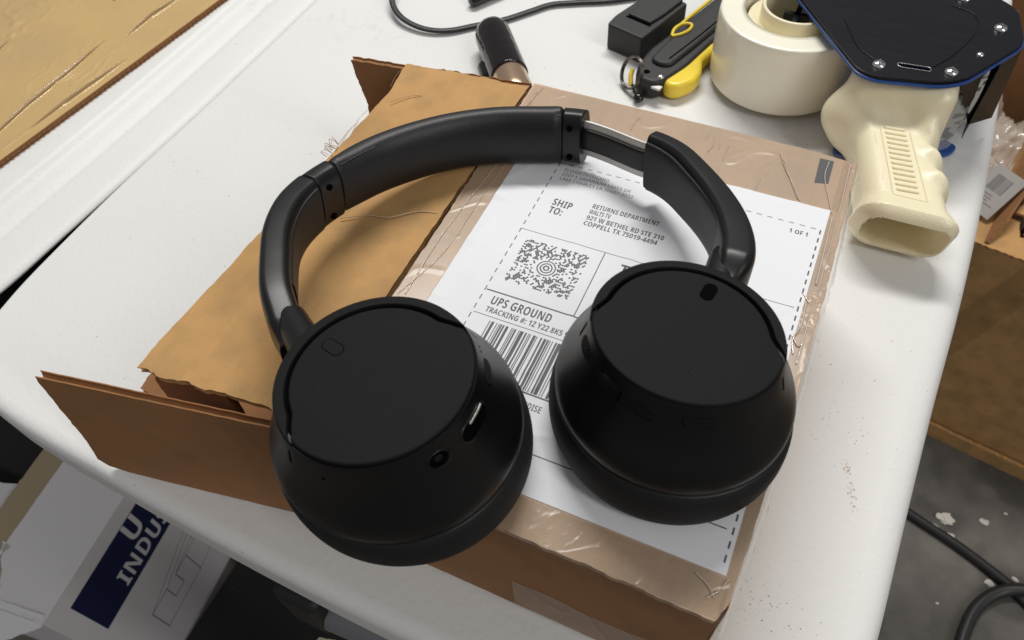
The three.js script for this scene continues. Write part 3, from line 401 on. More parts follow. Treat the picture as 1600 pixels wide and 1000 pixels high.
    // stub that joins the arm to the cup
    part(phones, 'swivel_joint', [cyl(...c.yoke, 5.6, 6), new THREE.SphereGeometry(5.6 * MM, 24, 16).translate(...mm(c.yoke[0]).toArray())], M.plastic);
    // controls: pill shaped patches lying on the cup's flank; th in degrees, sizes in mm along the rim and up the flank
    const patch = (th, s, len, wid, h, grow = 0) => { const t0 = th * Math.PI / 180, r0 = rAt(s), f = (x, y, k) => { const tt = t0 + x / r0, ss = s + y / 62, p = surf(tt, ss, rAt(ss)), a = surf(tt + 0.02, ss, rAt(ss)).sub(p), b = surf(tt, ss + 0.02, rAt(ss + 0.02)).sub(p), n = a.cross(b).normalize(); if (n.dot(p.clone().sub(c.padC)) < 0) n.negate(); return p.addScaledVector(n, k).multiplyScalar(MM); };
      const rows = [[0, h], [0.6, h], [0.9, h], [1, h - Math.sign(h) * 0.08], [1.03, -0.4]];
      return grid(56, rows.length - 1, (a, b) => { const t = a * 2 * Math.PI, [k, hh] = rows[Math.round(b * (rows.length - 1))], q = wid / 2 + grow, cx = len >= wid ? Math.max(0, len - wid) / 2 : 0, cy = wid > len ? (wid - len) / 2 : 0, qq = Math.min(len, wid) / 2 + grow; return f(k * (Math.cos(t) * qq + Math.sign(Math.cos(t)) * cx * Math.min(1, Math.abs(Math.cos(t)) * 8)), k * (Math.sin(t) * qq + Math.sign(Math.sin(t)) * cy * Math.min(1, Math.abs(Math.sin(t)) * 8)), hh); }, true); };
    if (!ci) {
      part(body, 'rocker_groove', patch(123, 0.865, 36, 5.2, 0.05, 0.35), M.hole);
      const rock = part(body, 'volume_rocker', patch(123, 0.865, 36, 5.2, 0.28), M.capPlastic);
      part(rock, 'minus_mark', patch(101, 0.865, 3.6, 0.7, 0.42), M.capPlastic); part(rock, 'plus_mark', [patch(145, 0.875, 3.2, 0.7, 0.42), patch(145, 0.875, 0.7, 3.2, 0.41)], M.capPlastic);
      part(rock, 'rocker_divider', patch(111, 0.865, 0.5, 4.6, 0.36), M.hole);
      part(body, 'button_groove', patch(67, 0.878, 9.4, 3.6, 0.05, 0.3), M.hole); part(body, 'custom_button', patch(67, 0.878, 9.4, 3.6, 0.25), M.capPlastic);
      part(body, 'hinge_slit', patch(163, 0.86, 1.5, 8, 0.05), M.hole); part(body, 'hinge_slit', patch(5, 0.86, 1.2, 7, 0.05), M.hole);
    } else {
      part(body, 'socket_rim', patch(2, 0.845, 13.2, 6.8, 0.22, 0.3), M.plastic);
      const s = part(body, 'charging_socket', patch(2, 0.845, 12.4, 6, 0.3), M.hole); part(s, 'contact_plate', patch(-1, 0.885, 7.2, 0.7, 0.5), M.steel);
      part(body, 'socket_rim', patch(28.5, 0.855, 7.6, 7.2, 0.22), M.plastic); const j = part(body, 'audio_socket', patch(28.5, 0.86, 6, 5.6, 0.3), M.hole); part(j, 'socket_bore', patch(28.5, 0.872, 2.6, 2.4, 0.4), M.capPlastic);
      part(body, 'button_groove', patch(-30, 0.845, 9.2, 4.8, 0.05, 0.3), M.hole); part(body, 'power_button', patch(-30, 0.845, 9.2, 4.8, 0.25), M.capPlastic);
      for (const t of [-41, -44.5]) part(body, 'indicator_dot', patch(t, 0.89, 1, 1, 0.1), M.hole);
      part(body, 'microphone_hole', patch(88, 0.86, 1.2, 1.2, 0.1), M.hole);
      part(body, 'hinge_slit', patch(112, 0.86, 1.2, 7, 0.05), M.hole); part(body, 'hinge_slit', patch(-56, 0.86, 1.2, 7, 0.05), M.hole);
    }
  });
}

// ---------------------------------------------------------------- tape dispenser and tape roll
const cream = phys({ color: lin(0.97, 0.885, 0.63), roughness: 0.3, bumpMap: greyTex(256, (u, v) => hash(u * 128, v * 128, 5), 0.06), bumpScale: 0.00008, transmission: 0.1, thickness: 0 });
const navy = phys({ roughness: 0.34, specularIntensity: 0.33, map: colorTex(512, (u, v) => { const s = fbm(u * 3, v * 60, 2, 0, 3) - 0.5, h = hash(u * 512, v * 512, 8); const k = 0.0075 + 0.004 * s + (h > 0.9992 ? 0.12 : 0); return [k, k, k * 1.5]; }, 0.12) });
const blue = std({ color: lin(0.015, 0.075, 0.30), roughness: 0.35 });
const gun = thing('tape_dispenser', 'hand held tape dispenser with cream pistol grip and dark side plate lying on its side', 'tape dispenser', [140, 0, -170]);
{
  const plate = roundPoly([[114, -158], [124, -154.5], [158, -161], [169.5, -169], [196, -213], [191, -248], [178, -259], [120, -300], [60, -286], [40, -262]], [6, 7, 8, 6, 7, 8, 8, 10, 10, 10]);
  const slot = roundPoly([[133, -171.2], [134.2, -167.6], [150.8, -168.8], [150.6, -172.4]], 1.6, 4);
  const top = part(gun, 'side_plate', extrude(plate, 58.6, 61, 0.5, [slot]), navy, 'dark navy upper side plate with screws');
  part(gun, 'plate_edge', extrude(plate.map(([x, z]) => [118 + (x - 118) * 1.013, -220 + (z + 220) * 1.015]), 57.2, 59.2, 0.6), blue);
  const bottom = roundPoly([[116, -172], [117, -157], [126, -151], [160, -162], [172, -173], [183, -181], [185.5, -189], [178, -192], [172, -248], [120, -300], [104, -250]], 6);
  part(gun, 'side_plate', extrude(bottom, 0.6, 3.4, 0.6), blue, 'blue lower side plate on the table');
  part(top, 'slot_rim', tube([...slot, slot[0]].map(([x, z]) => [x, 61.1, z]), 0.45, 80, 6), M.darkChrome);
  const tw = [[124, -166, 1], [161, -172, 1], [182.5, -224, 1], [161, -250, 1], [174, -194, 0.55]];
  for (const [x, z, k] of tw) {
    const s = part(top, k === 1 ? 'screw' : 'rivet', lathe([[0.01, 2.2 * k], [1.6 * k, 2.1 * k], [3.0 * k, 1.4 * k], [3.6 * k, 0.5 * k], [3.6 * k, 0]], [x, 61, z], [0, 1, 0], 24), M.chrome);
    if (k === 1) part(s, 'screw_slot', [box(x - 2.2, x + 2.2, 62.9, 63.4, z - 0.4, z + 0.4), box(x - 0.4, x + 0.4, 62.9, 63.39, z - 2.2, z + 2.2)], M.darkChrome);
  }
  for (const g of [tube([[99, 61, -205], [112, 61.1, -178], [121, 61, -170]], 0.5, 20, 6), tube([[150, 61, -171], [161, 61.15, -190], [171, 61.1, -222], [168, 61, -234], [155, 61, -240]], 0.5, 30, 6)]) part(top, 'embossed_ridge', g, navy);
  // pistol grip from one distance field: neck between the plates, thumb lobe, grip, finger bumps, flared hollow end
  const ax = (z) => 142.8 + (z + 150) * 0.27, yc = 21;
  const f = (x, y, z) => {
    let d = sdBox(x - 141, y - 31, z + 176, 28.5, 26, 18, 9);
    d = smin(d, Math.hypot((x - 114) / 1.15, (y - 27) / 1.25, (z + 163) / 1.2) * 1.12 - 10.5, 14);
    const gx = x - ax(z); let g = sdBox(gx, y - yc, z + 124, 20.5 + 0.02 * (z + 124), 16.5, 45, 10);
    for (const bz of [-151, -133, -115]) g = smin(g, Math.hypot(gx - 16.2, (y - yc) * 0.55, z - bz) - 10.1, 3);
    d = smin(d, g, 16);
    const tilt = z + 88 - (y - 20) * 0.28; d = smin(d, sdBox(x - ax(z) - 0.5, y - 20.5, tilt, 26.5, 19.3, 7.5, 14), 7);
    d = Math.max(d, tilt - 6.5 + 0.0 * x);
    d = Math.max(d, -sdBox(x - ax(z) - 0.5, y - 20, z + 130, 16.5 + 4 * smooth(-102, -82, z), 11.8 + 1 * smooth(-102, -82, z), 70, 9));
    return Math.max(d, 2 - y);
  };
  const grip = part(gun, 'pistol_grip', sdfMesh(f, [92, 0, -200], [192, 62, -68], 1.15), cream);
  for (let i = 0; i < 14; i++) { const t = i / 13, z = lerp(-149, -97, t), x = ax(z) - 1; part(grip, 'grip_ridge', new THREE.CapsuleGeometry(1.15 * MM, 9 * MM, 4, 8).rotateZ(Math.PI / 2).scale(1, 0.75, 1).rotateY(0.08).translate(x * MM, 37.75 * MM, z * MM), cream); }
  const fp = [[-154, -8.5], [-154, 7], [-92, 8.2], [-92, -8.5]].map(([z, d]) => [ax(z) + d, 37.55, z]); part(grip, 'panel_border', tube([...fp, fp[0]].flatMap((p, i, a) => i < a.length - 1 ? [0.02, 0.2, 0.5, 0.8, 0.98].map((t) => p.map((v, k) => lerp(v, a[i + 1][k], t))) : [p]), 0.5, 200, 6), cream);
  part(grip, 'parting_line', tube(Array.from({ length: 16 }, (_, i) => { const z = lerp(-158, -90, i / 15); return [ax(z) - 11.2 + 1.1 * Math.sin(i * 0.9), 37.15, z]; }), 0.4, 80, 6), cream);
  // cutter guard and the clear flap in front of it
  part(gun, 'blade_guard', [board([[0, 0], [0, 50], [64, 50], [64, 6], [56, 0]], [186, 7, -192], [0.10, 0, -0.995], EY, [0.995, 0, 0.1], { jit: 0, t: 1.6 })[0], quad(mm([167, 58, -171]), mm([196, 58, -214]), mm([200, 10, -214]), mm([186, 14, -196]))], std({ color: lin(0.012, 0.011, 0.011), roughness: 0.4 }));
  part(gun, 'clear_flap', grid(16, 20, (a, b) => V3((lerp(161, 187, a) + 16 * b * (1 - a) * 0.9 + 1.2 * Math.sin(a * 9 + b * 5)) * MM, lerp(57, 5, b) * MM, (lerp(-166, -202, a) - 14 * b * (1 - a) + 3 * b) * MM)), phys({ color: lin(0.9, 0.9, 0.9), roughness: 0.1, transmission: 0.85, thickness: 0 }));
  part(gun, 'tape_strip', grid(10, 14, (a, b) => V3((lerp(168, 182, a) + 1.5 * Math.sin(b * 4)) * MM, lerp(56, 6, b) * MM, (lerp(-177, -193, a) - 1.2 * Math.sin(a * 5)) * MM)), std({ map: colorTex(128, (u, v) => { const k = fbm(u * 6, v * 14, 2, 0, 5) > 0.62 ? 0.12 : 0.5; return [k, k, k * 0.93]; }, 0.05), roughness: 0.4 }));
  const hub = part(gun, 'tape_hub', [lathe([[20, 8], [20, 55], [20.6, 56], [22, 56], [22.6, 55], [22.6, 8]], [71, 0, -221], [0, 1, 0], 60), lathe([[22.6, 46], [29.6, 46], [29.8, 45]], [71, 0, -221], [0, 1, 0], 60), lathe([[0.01, 20], [20, 20]], [71, 0, -221], [0, 1, 0], 40)], cream);
  part(hub, 'hub_spoke', [box(63, 79, 20, 50, -222, -219), box(69.5, 72.5, 20, 50, -236, -206)], M.plastic);
}
const roll = thing('tape_roll', 'roll of clear packing tape mounted on the dispenser', 'tape', [69, 0, -221]);
{
  const tapeMat = phys({ roughness: 0.36, clearcoat: 0.6, clearcoatRoughness: 0.1, map: colorTex(512, (u, v) => { const f = fbm(u * 4, v * 2, 3, 0, 7) - 0.5, w = 0.02 * (hash(3, v * 512, 2) - 0.5); return [0.94 + 0.06 * f + w, 0.905 + 0.06 * f + w, 0.755 + 0.1 * f + w]; }, 0.12) });
  part(roll, 'wound_tape', lathe([[30, 5.5], [44, 5], [45.2, 5.4], [45.6, 6.6], [46, 12], [46.2, 30], [46, 48], [45.6, 51], [45, 52], [43, 52.2], [38, 51.9], [34, 52], [30, 51.8], [30, 5.5]], [69, 0, -221.5], [0, 1, 0], 120), tapeMat);
}

// ---------------------------------------------------------------- utility knife, key ring, belt case
const black = std({ color: lin(0.017, 0.017, 0.018), roughness: 0.55, bumpMap: kraftBump, bumpScale: 0.0002 });
const yellow = std({ color: lin(0.88, 0.66, 0.05), roughness: 0.32 });
const knife = thing('utility_knife', 'black and yellow utility knife lying beside the tape roll', 'knife', [0, 0, -230]);
const kU = [0.292, -0.956], kV = [0.956, 0.292], kp = (u, v) => [-10 + kU[0] * u + kV[0] * v, -172 + kU[1] * u + kV[1] * v];
{
  const b = roundPoly([[3, -9], [-1, -3], [-1, 5], [3, 10], [14, 12], [30, 14], [60, 13], [130, 13], [130, -15], [60, -16], [30, -17], [14, -14]].map(([u, v]) => kp(u, v)), 5);
  const body = part(knife, 'handle_shell', [extrude(b, 1, 15, 3, [], 4), extrude(roundPoly([[18, -8], [16, 0], [20, 7], [50, 8], [130, 8], [130, -10], [40, -10]].map(([u, v]) => kp(u, v)), 6), 13, 18, 2.2, [], 4)], black);
  part(body, 'shell_line', tube([[24, 3], [60, 4.5], [120, 4.5]].map(([u, v]) => { const q = kp(u, v); return [q[0], 18.1, q[1]]; }), 0.5, 30, 6), M.hole);
  part(knife, 'yellow_grip', extrude(roundPoly([[9, 8], [6, 15], [9, 21], [20, 25.5], [31, 25], [38, 21], [44, 17], [60, 17], [130, 17], [130, 10], [40, 10]].map(([u, v]) => kp(u, v)), 5), 1.2, 13, 3.4, [], 4), yellow);
  part(knife, 'yellow_trim', [tube([[-1, -9, 6], [2, -12, 10], [6, -13.5, 13]].map(([u, v, y]) => { const q = kp(u, v); return [q[0], y, q[1]]; }), 1.6, 30, 8), tube([[58, -16.5, 13], [75, -16.5, 14], [130, -16.5, 14]].map(([u, v, y]) => { const q = kp(u, v); return [q[0], y, q[1]]; }), 1.3, 30, 8), tube([[46, -10, 18.5], [53, -12.5, 19.5], [62, -11, 19.5], [65, -6.5, 19], [60, -4.5, 18.6], [52, -6, 18.6], [46, -10, 18.5]].map(([u, v, y]) => { const q = kp(u, v); return [q[0], y, q[1]]; }), 1.15, 50, 8)], yellow);
  const hole = kp(7, -3), rv = kp(8, 7.5);
  part(body, 'rivet', lathe([[0.01, 1.3], [1.4, 1.1], [2.1, 0.3], [2.2, -0.3]], [rv[0], 15, rv[1]], [0, 1, 0], 20), M.chrome);
  part(body, 'lanyard_hole', lathe([[0.01, 0.1], [2.3, 0.1], [2.4, -0.5]], [hole[0], 15, hole[1]], [0, 1, 0], 20), M.hole);
  const bt = kp(1.5, 12); part(body, 'blade_tip', extrude([[bt[0] - 6, bt[1] + 0.6], [bt[0], bt[1] + 1.6], [bt[0] + 1, bt[1] - 2], [bt[0] - 4, bt[1] - 2]], 10.5, 12), M.steel);
}
const ring = thing('key_ring', 'split key ring with a black bead through the tail of the utility knife', 'key ring', [-20, 0, -180]);
{
  const c = V3(-20.5, 11.5, -180).multiplyScalar(MM), q = new THREE.Quaternion().setFromUnitVectors(V3(0, 0, 1), V3(-0.62, 0.45, 0.64).normalize());
  const t = (r, off) => new THREE.TorusGeometry(r * MM, 0.75 * MM, 10, 60).translate(0, 0, off * MM).applyQuaternion(q).translate(c.x, c.y, c.z);
  part(ring, 'split_ring', [t(10.5, 0), t(10.5, 1.4)], std({ color: lin(0.16, 0.14, 0.125), metalness: 1, roughness: 0.35 }));
  part(ring, 'bead', new THREE.SphereGeometry(3.6 * MM, 24, 18).scale(1, 0.85, 1).translate(-11 * MM, 3.6 * MM, -166 * MM), std({ color: lin(0.008, 0.008, 0.009), roughness: 0.15 }));
  part(ring, 'bead_cord', tube([[-18, 8, -173], [-15, 5, -169], [-11, 4, -166]], 0.8, 16, 6), std({ color: lin(0.01, 0.01, 0.01), roughness: 0.8 }));
}
const kase = thing('belt_case', 'black rectangular belt clip case left of the utility knife', 'case', [-35, 0, -238]);
{
  const u = [0.31, -0.951], v = [0.951, 0.31], P = (a, b) => [-38 + u[0] * a + v[0] * b, -212 + u[1] * a + v[1] * b];
  part(kase, 'case_body', extrude(roundPoly([[0, -15], [0, 15], [55, 15], [55, -15], [12, -17]].map((q) => P(...q)), 2.5), 0.4, 20, 1.4, [], 3), black);
  part(kase, 'clip_panel', extrude(roundPoly([[16, -9], [16, 10], [30, 11.5], [54, 11.5], [54, -10]].map((q) => P(...q)), 1.5), 19.5, 22.4, 0.8), black);
  part(kase, 'clip_gap', extrude([[14.4, -10], [14.4, 11], [16.4, 11], [16.4, -10]].map((q) => P(...q)), 19.9, 20.1), M.hole);
}
// ---------------------------------------------------------------- bottle, cable, pen end
const bottle = thing('bottle', 'small bottle with glossy black cap and copper body lying behind the carton', 'bottle', [-108, 0, -165]);
{
  const d = [0.612, 0, 0.791], a = [-133, 13.2, -193];
  part(bottle, 'cap', lathe([[0.01, 0], [6, 0.2], [9.5, 1.6], [11.8, 4.5], [12.9, 9], [13.2, 16], [13, 18], [13.2, 20], [13.25, 28], [13, 30], [13.25, 32], [13.3, 40], [13.05, 42], [13.3, 44], [13.3, 60], [13, 61], [12, 61.2]], a, d, 56), std({ color: lin(0.008, 0.006, 0.006), roughness: 0.06 }));
  part(bottle, 'body', lathe([[11.8, 60], [12.1, 62], [12.2, 78], [11.8, 84], [10, 87], [0.01, 87]], a, d, 56), std({ color: lin(0.62, 0.44, 0.30), metalness: 0.85, roughness: 0.22 }));
  part(bottle, 'cap_clip', lathe([[0.01, 0], [5, 0.3], [6, 2], [6, 16], [5, 17.5], [0.01, 18]], [-122, 6.2, -160], d, 28), std({ color: lin(0.006, 0.006, 0.006), roughness: 0.25 }));
}
function ribbon(pts, w, t) { const cv = new THREE.CatmullRomCurve3(pts.map(mm), false, 'centripetal'); const fr = (u) => { const p = cv.getPoint(u), tg = cv.getTangent(u).normalize(), n = V3(-tg.z, 0, tg.x).normalize(); return { p, t: tg, w: n.clone().cross(tg).normalize(), n }; }; return sweep(fr, 0, 1, 160, 16, () => [t, w, 2.6]); }
const cable = thing('cable', 'flat black cable curving across the white table behind the carton', 'cable', [-170, 0, -210]);
part(cable, 'cord', ribbon([[-262, 16, -300], [-242, 14, -250], [-232, 11, -222], [-223, 8, -205.5], [-211, 6, -195], [-197, 4.4, -190], [-183, 3.4, -189.5], [-169, 2.8, -194.5], [-154, 2.4, -207], [-135, 2.4, -223], [-121, 2.4, -240], [-110, 2.4, -253], [-93, 2.4, -262], [-71, 2.4, -272], [-40, 2.4, -292]], 2.3, 1.5), std({ color: lin(0.012, 0.012, 0.013), roughness: 0.4 }));
const tip = thing('marker', 'end of a black marker lying at the top edge behind the cable', 'marker', [-160, 0, -245]);
part(tip, 'barrel', lathe([[0.01, 0], [3.2, 0.2], [4.6, 1.4], [5, 3.5], [5, 20], [5.2, 21], [5.2, 60]], [-169, 5.4, -231], [0.5, 0, -0.86], 32), std({ color: lin(0.012, 0.012, 0.013), roughness: 0.25 }));

// ---------------------------------------------------------------- taped flat carton on the second table
{
  const flat = thing('taped_carton', 'flat brown carton wrapped in creased clear tape on the second table', 'carton', [-560, 5, -60]);
  const e0 = [-372, 54], e1 = [-350, -190], ux = (e0[0] - e1[0]), uz = (e0[1] - e1[1]), L = Math.hypot(ux, uz), U = [ux / L, uz / L], Nn = [-U[1], U[0]];
  const P = (s, d) => [-361 + U[0] * s + Nn[0] * d, -60 + U[1] * s + Nn[1] * d];
  const edge = []; for (let s = -330; s <= 260; s += 3) { const r = 0.7 * (fbm(s / 9, 3, 3) - 0.5); edge.push(P(s, r)); }
  part(flat, 'board', [extrude([...edge, P(260, 480), P(-330, 480)], 7.8, 8.3), extrude([...edge.map(([x, z]) => [x - 0.8, z]), P(258, 478), P(-328, 478)], 8.3, 11.4), extrude([...edge, P(260, 480), P(-330, 480)], 11.4, 12)].reverse(), M.kraftShade);
  const holes = []; for (let s = -320; s < 255; s += 4.2) { const p = P(s, -0.35); holes.push(new THREE.SphereGeometry(0.7 * MM, 8, 6).scale(1, 0.8, 1).translate(p[0] * MM, 9.9 * MM, p[1] * MM)); }
  part(flat, 'flute_hole', holes, M.kraftCore).userData.kind = 'stuff';
  const cr = (s, d) => { const a = Math.abs(fbm(s / 60 + d / 130, d / 16, 3, 0, 91) - 0.5), b = Math.abs(fbm(s / 18, d / 18, 3, 0, 95) - 0.5), k = smooth(70, 130, d + 0.25 * s); return 0.9 * Math.max(0, 1 - a * 40) * smooth(0.5, 0.62, fbm(s / 90, d / 50, 2, 0, 99)) + 1.3 * k * Math.max(0, 1 - b * 22) + 0.5 * fbm(s / 30, d / 30, 2, 0, 97); };
  const wrap = phys({ map: colorTex(512, (u, v) => { const f = fbm(u * 6, v * 6, 5, 6, 71) - 0.5, h = hash(u * 512, v * 512, 3) - 0.5, k = 1 + 0.28 * f + 0.08 * h; return [0.56 * k, 0.375 * k, 0.15 * k * (1 - 0.2 * f)]; }, 0.3), roughness: 0.45, clearcoat: 0.7, clearcoatRoughness: 0.14, bumpMap: kraftBump, bumpScale: 0.0002 });
  part(flat, 'tape_wrap', grid(300, 220, (a, b) => { const s = lerp(-330, 260, a), d = lerp(0.4, 480, b ** 1.25), p = P(s, d); return V3(p[0] * MM, (12.05 + 0.9 * cr(s, d) * smooth(0, 6, d)) * MM, p[1] * MM); }), wrap);
  // loose folds of tape
  const fold = (pts, w) => grid(40, 3, (a, b) => { const i = Math.min(pts.length - 2, Math.floor(a * (pts.length - 1))), f = a * (pts.length - 1) - i, s = lerp(pts[i][0], pts[i + 1][0], f), d = lerp(pts[i][1], pts[i + 1][1], f), p = P(s, d + w * (b - 0.5) * 2 * Math.sin(Math.PI * clamp(a, 0.03, 0.97))); return V3(p[0] * MM, (12.9 + 1.6 * Math.sin(Math.PI * b) * Math.sin(Math.PI * a)) * MM, p[1] * MM); });
  part(flat, 'tape_fold', [fold([[110, 22], [60, 32], [20, 36], [-20, 42]], 1.2), fold([[112, 92], [60, 100], [10, 112]], 1), fold([[70, 112], [40, 120], [25, 132], [30, 150]], 1.4), fold([[-30, 30], [-60, 34], [-90, 32]], 0.7), fold([[-60, 78], [-80, 84]], 1.2), fold([[-52, 116], [-60, 124], [-74, 128]], 1.6), fold([[80, 8], [40, 9], [-10, 8]], 0.8)], phys({ color: lin(0.42, 0.28, 0.14), roughness: 0.16, clearcoat: 1, clearcoatRoughness: 0.05 })).userData.kind = 'stuff';
}

// ---------------------------------------------------------------- below the table: white printed carton on the left
{
  const S = 1.2156, sc = (x, y, z) => V3(100 + (x - 100) * S, 323 + (y - 323) * S, 245 + (z - 245) * S);
  const A0 = sc(-351, -300, 264), A1 = sc(-367, -300, 140);
  const wb = thing('white_carton', 'open white carton with navy band and bold lettering under the table', 'carton', [-560, FL, 180]);
  const d = A1.clone().sub(A0).normalize(), nrm = V3(-d.z, 0, d.x), out = nrm.x > 0 ? nrm : nrm.clone().negate();
  const W = 460, HT = A0.y - FL, A2 = A0.clone().addScaledVector(d, W);
  const white = std({ color: lin(0.66, 0.65, 0.66), roughness: 0.7, bumpMap: kraftBump, bumpScale: 0.0002 });
  // printed side
  const cv = document.createElement('canvas'); cv.width = 1380; cv.height = Math.round(HT * 3); const c = cv.getContext('2d'); c.fillStyle = '#d5d3d6'; c.fillRect(0, 0, cv.width, cv.height);
  const K = 3; c.fillStyle = '#141c44'; c.fillRect(24 * K, 25 * K, 400 * K, 82 * K);
  c.fillStyle = '#d5d3d6'; c.font = 'bold 100px sans-serif';
  c.save(); c.translate(70 * K, 97 * K); c.scale(0.88, 1.2); c.fillText('INDUS', 0, 0); c.restore();
  c.save(); c.translate(108 * K, 62 * K); c.scale(1.15, 1.5); c.fillText('U', 0, 0); c.restore();
  c.strokeStyle = '#3b3b42'; c.lineWidth = 3; const poly = (p, close = true) => { c.beginPath(); p.forEach(([x, y], i) => (i ? c.lineTo(x * K, y * K) : c.moveTo(x * K, y * K))); if (close) c.closePath(); c.stroke(); };
  const q = (x, y) => [x, y];
  poly([q(60, 176), q(60, 226), q(137, 226), q(137, 176), q(112, 176), q(112, 204), q(92, 204), q(92, 176)]);
  c.lineWidth = 2; poly([q(60, 176), q(196, 128), q(216, 128)], false); poly([q(92, 176), q(200, 137), q(214, 148), q(212, 128)], false); poly([q(112, 176), q(260, 140)], false); poly([q(137, 176), q(300, 150)], false); poly([q(137, 226), q(320, 190)], false);
  const tx = new THREE.CanvasTexture(cv); tx.colorSpace = THREE.SRGBColorSpace; tx.anisotropy = 8;
  const base = bases.get(wb);
  {
    const p = [A0.clone(), A2.clone(), A2.clone().setY(FL), A0.clone().setY(FL)].map((v) => v.addScaledVector(out, 0.4).multiplyScalar(MM).sub(base)), g = new THREE.BufferGeometry();
    const back = p.map((v) => v.clone().addScaledVector(out, -3 * MM));
    g.setAttribute('position', new THREE.Float32BufferAttribute([...p, ...back].flatMap((v) => v.toArray()), 3)); g.setAttribute('uv', new THREE.Float32BufferAttribute([0, 1, 1, 1, 1, 0, 0, 0, 0, 1, 1, 1, 1, 0, 0, 0], 2)); g.setIndex([0, 3, 1, 1, 3, 2, 4, 5, 7, 5, 6, 7, 0, 1, 5, 0, 5, 4, 0, 4, 7, 0, 7, 3, 1, 2, 6, 1, 6, 5]); const h = g.toNonIndexed(); h.computeVertexNormals();
    const m = new THREE.Mesh(h, std({ map: tx, roughness: 0.6 })); m.name = 'printed_side'; m.userData.label = 'white side with navy band, letters and line drawing'; m.castShadow = m.receiveShadow = true; wb.add(m);
  }
  const O = A0.toArray(), D = d.toArray(), I = out.clone().negate().toArray();
  part(wb, 'front_side', board([[0, 0], [420, 0], [420, -HT], [0, -HT]], [O[0], O[1] - 1, O[2]], I, EY, [-D[0], 0, -D[2]], { jit: 0.3 }), white);
  const bf = std({ color: lin(0.02, 0.03, 0.09), roughness: 0.6 });
  part(wb, 'navy_print', quad(...[[70, -14], [240, -14], [240, -70], [110, -70]].map(([a, b]) => V3(O[0] + I[0] * a - D[0] * 0.4, O[1] + b, O[2] + I[2] * a - D[2] * 0.4).multiplyScalar(MM))), bf);
  // right top flap folded in: white paper with a peeled kraft strip along its cut edge
  const slope = [I[0] * 0.995, 0.03, I[2] * 0.995];
  const top = part(wb, 'top_flap', board([[0, 0], [W, 0], [W, 92], [40, 92], [58, 84], [60, 97], [30, 74], [6, 60]], [O[0], O[1], O[2]], D, slope, [0, 1, 0], { seed: 71, t: 4, edgeJit: { 3: 0.8, 4: 1.5, 5: 1.5, 6: 2, 7: 2 } }), white);
  part(wb, 'kraft_strip', board([[2, 58], [W, 90], [W, 126], [10, 126], [0, 90]], [O[0], O[1] - 2, O[2]], D, slope, [0, 1, 0], { seed: 73, t: 5, flute: [2], edgeJit: { 2: 0.6, 3: 1.2 }, pitch: 9 }), std({ color: lin(0.36, 0.29, 0.19), roughness: 0.9 }), 'peeled kraft edge with open corrugation');
  part(wb, 'left_flap', extrude([[-760, 190], [-612, 170], [-581, 159], [-565, 214], [-610, 275], [-760, 280]], -444, -440), white);
  part(wb, 'front_flap', board([[2, 0], [60, 44], [140, 84], [330, 90], [330, -12], [2, -14]], [O[0] - D[0] * 2, O[1] - 4, O[2] - D[2] * 2], I, [-D[0] * 0.6, -0.3, -D[2] * 0.6].map((v, i) => i === 1 ? -0.5 : v * 1.2), [0, 0.8, 0.6], { seed: 77, jit: 0.5 }), white);
}
{
  const darkBox = thing('added_dark_box', 'added black box filling the dark area behind the open white carton', 'darkBox', [-740, FL, -60]);  // black box added to fill the dark area left of the white carton
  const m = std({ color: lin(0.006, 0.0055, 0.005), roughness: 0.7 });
  part(darkBox, 'dark_box_body', [box(-900, -588, FL, -480, -260, 150, 12)], m); part(darkBox, 'dark_box_lid', [box(-910, -580, -479, -462, -270, 156, 7)], m);
  const mat = thing('added_dark_sheet', 'added dark sheet that deepens the shade on the floor under the table front', 'mat', [-120, FL, 150]);  // dark sheet added to deepen the under-table shade on the floor
  part(mat, 'dark_sheet', box(-452, 240, FL + 0.5, FL + 9, -250, 420, 3), std({ roughness: 0.85, map: colorTex(512, (u, v) => { const k = 0.011 + 0.008 * fbm(u * 8, v * 8, 4, 8, 3) + (hash(u * 512, v * 512, 9) > 0.9993 ? 0.15 : 0); return [k * 1.05, k, k * 0.98]; }, 0.5) }));
}
// pale frayed board edge below the rail
{
  const s = thing('cardboard_scrap', 'pale frayed cardboard edge under the grey rail at the table front', 'cardboard', [-30, FL, 200]);
  part(s, 'board', board([[0, 0], [120, -10], [120, 120], [0, 120]], [-78, -150, 196], [0.97, 0, -0.05], [0, 0.3, 0.95], [0, 0.95, -0.3], { seed: 81, jit: 1.2, flute: [3] }), std({ color: lin(0.5, 0.46, 0.33), roughness: 0.9 }));
  part(s, 'stand', box(-70, 30, FL, -190, 230, 300), M.kraftShade);
}
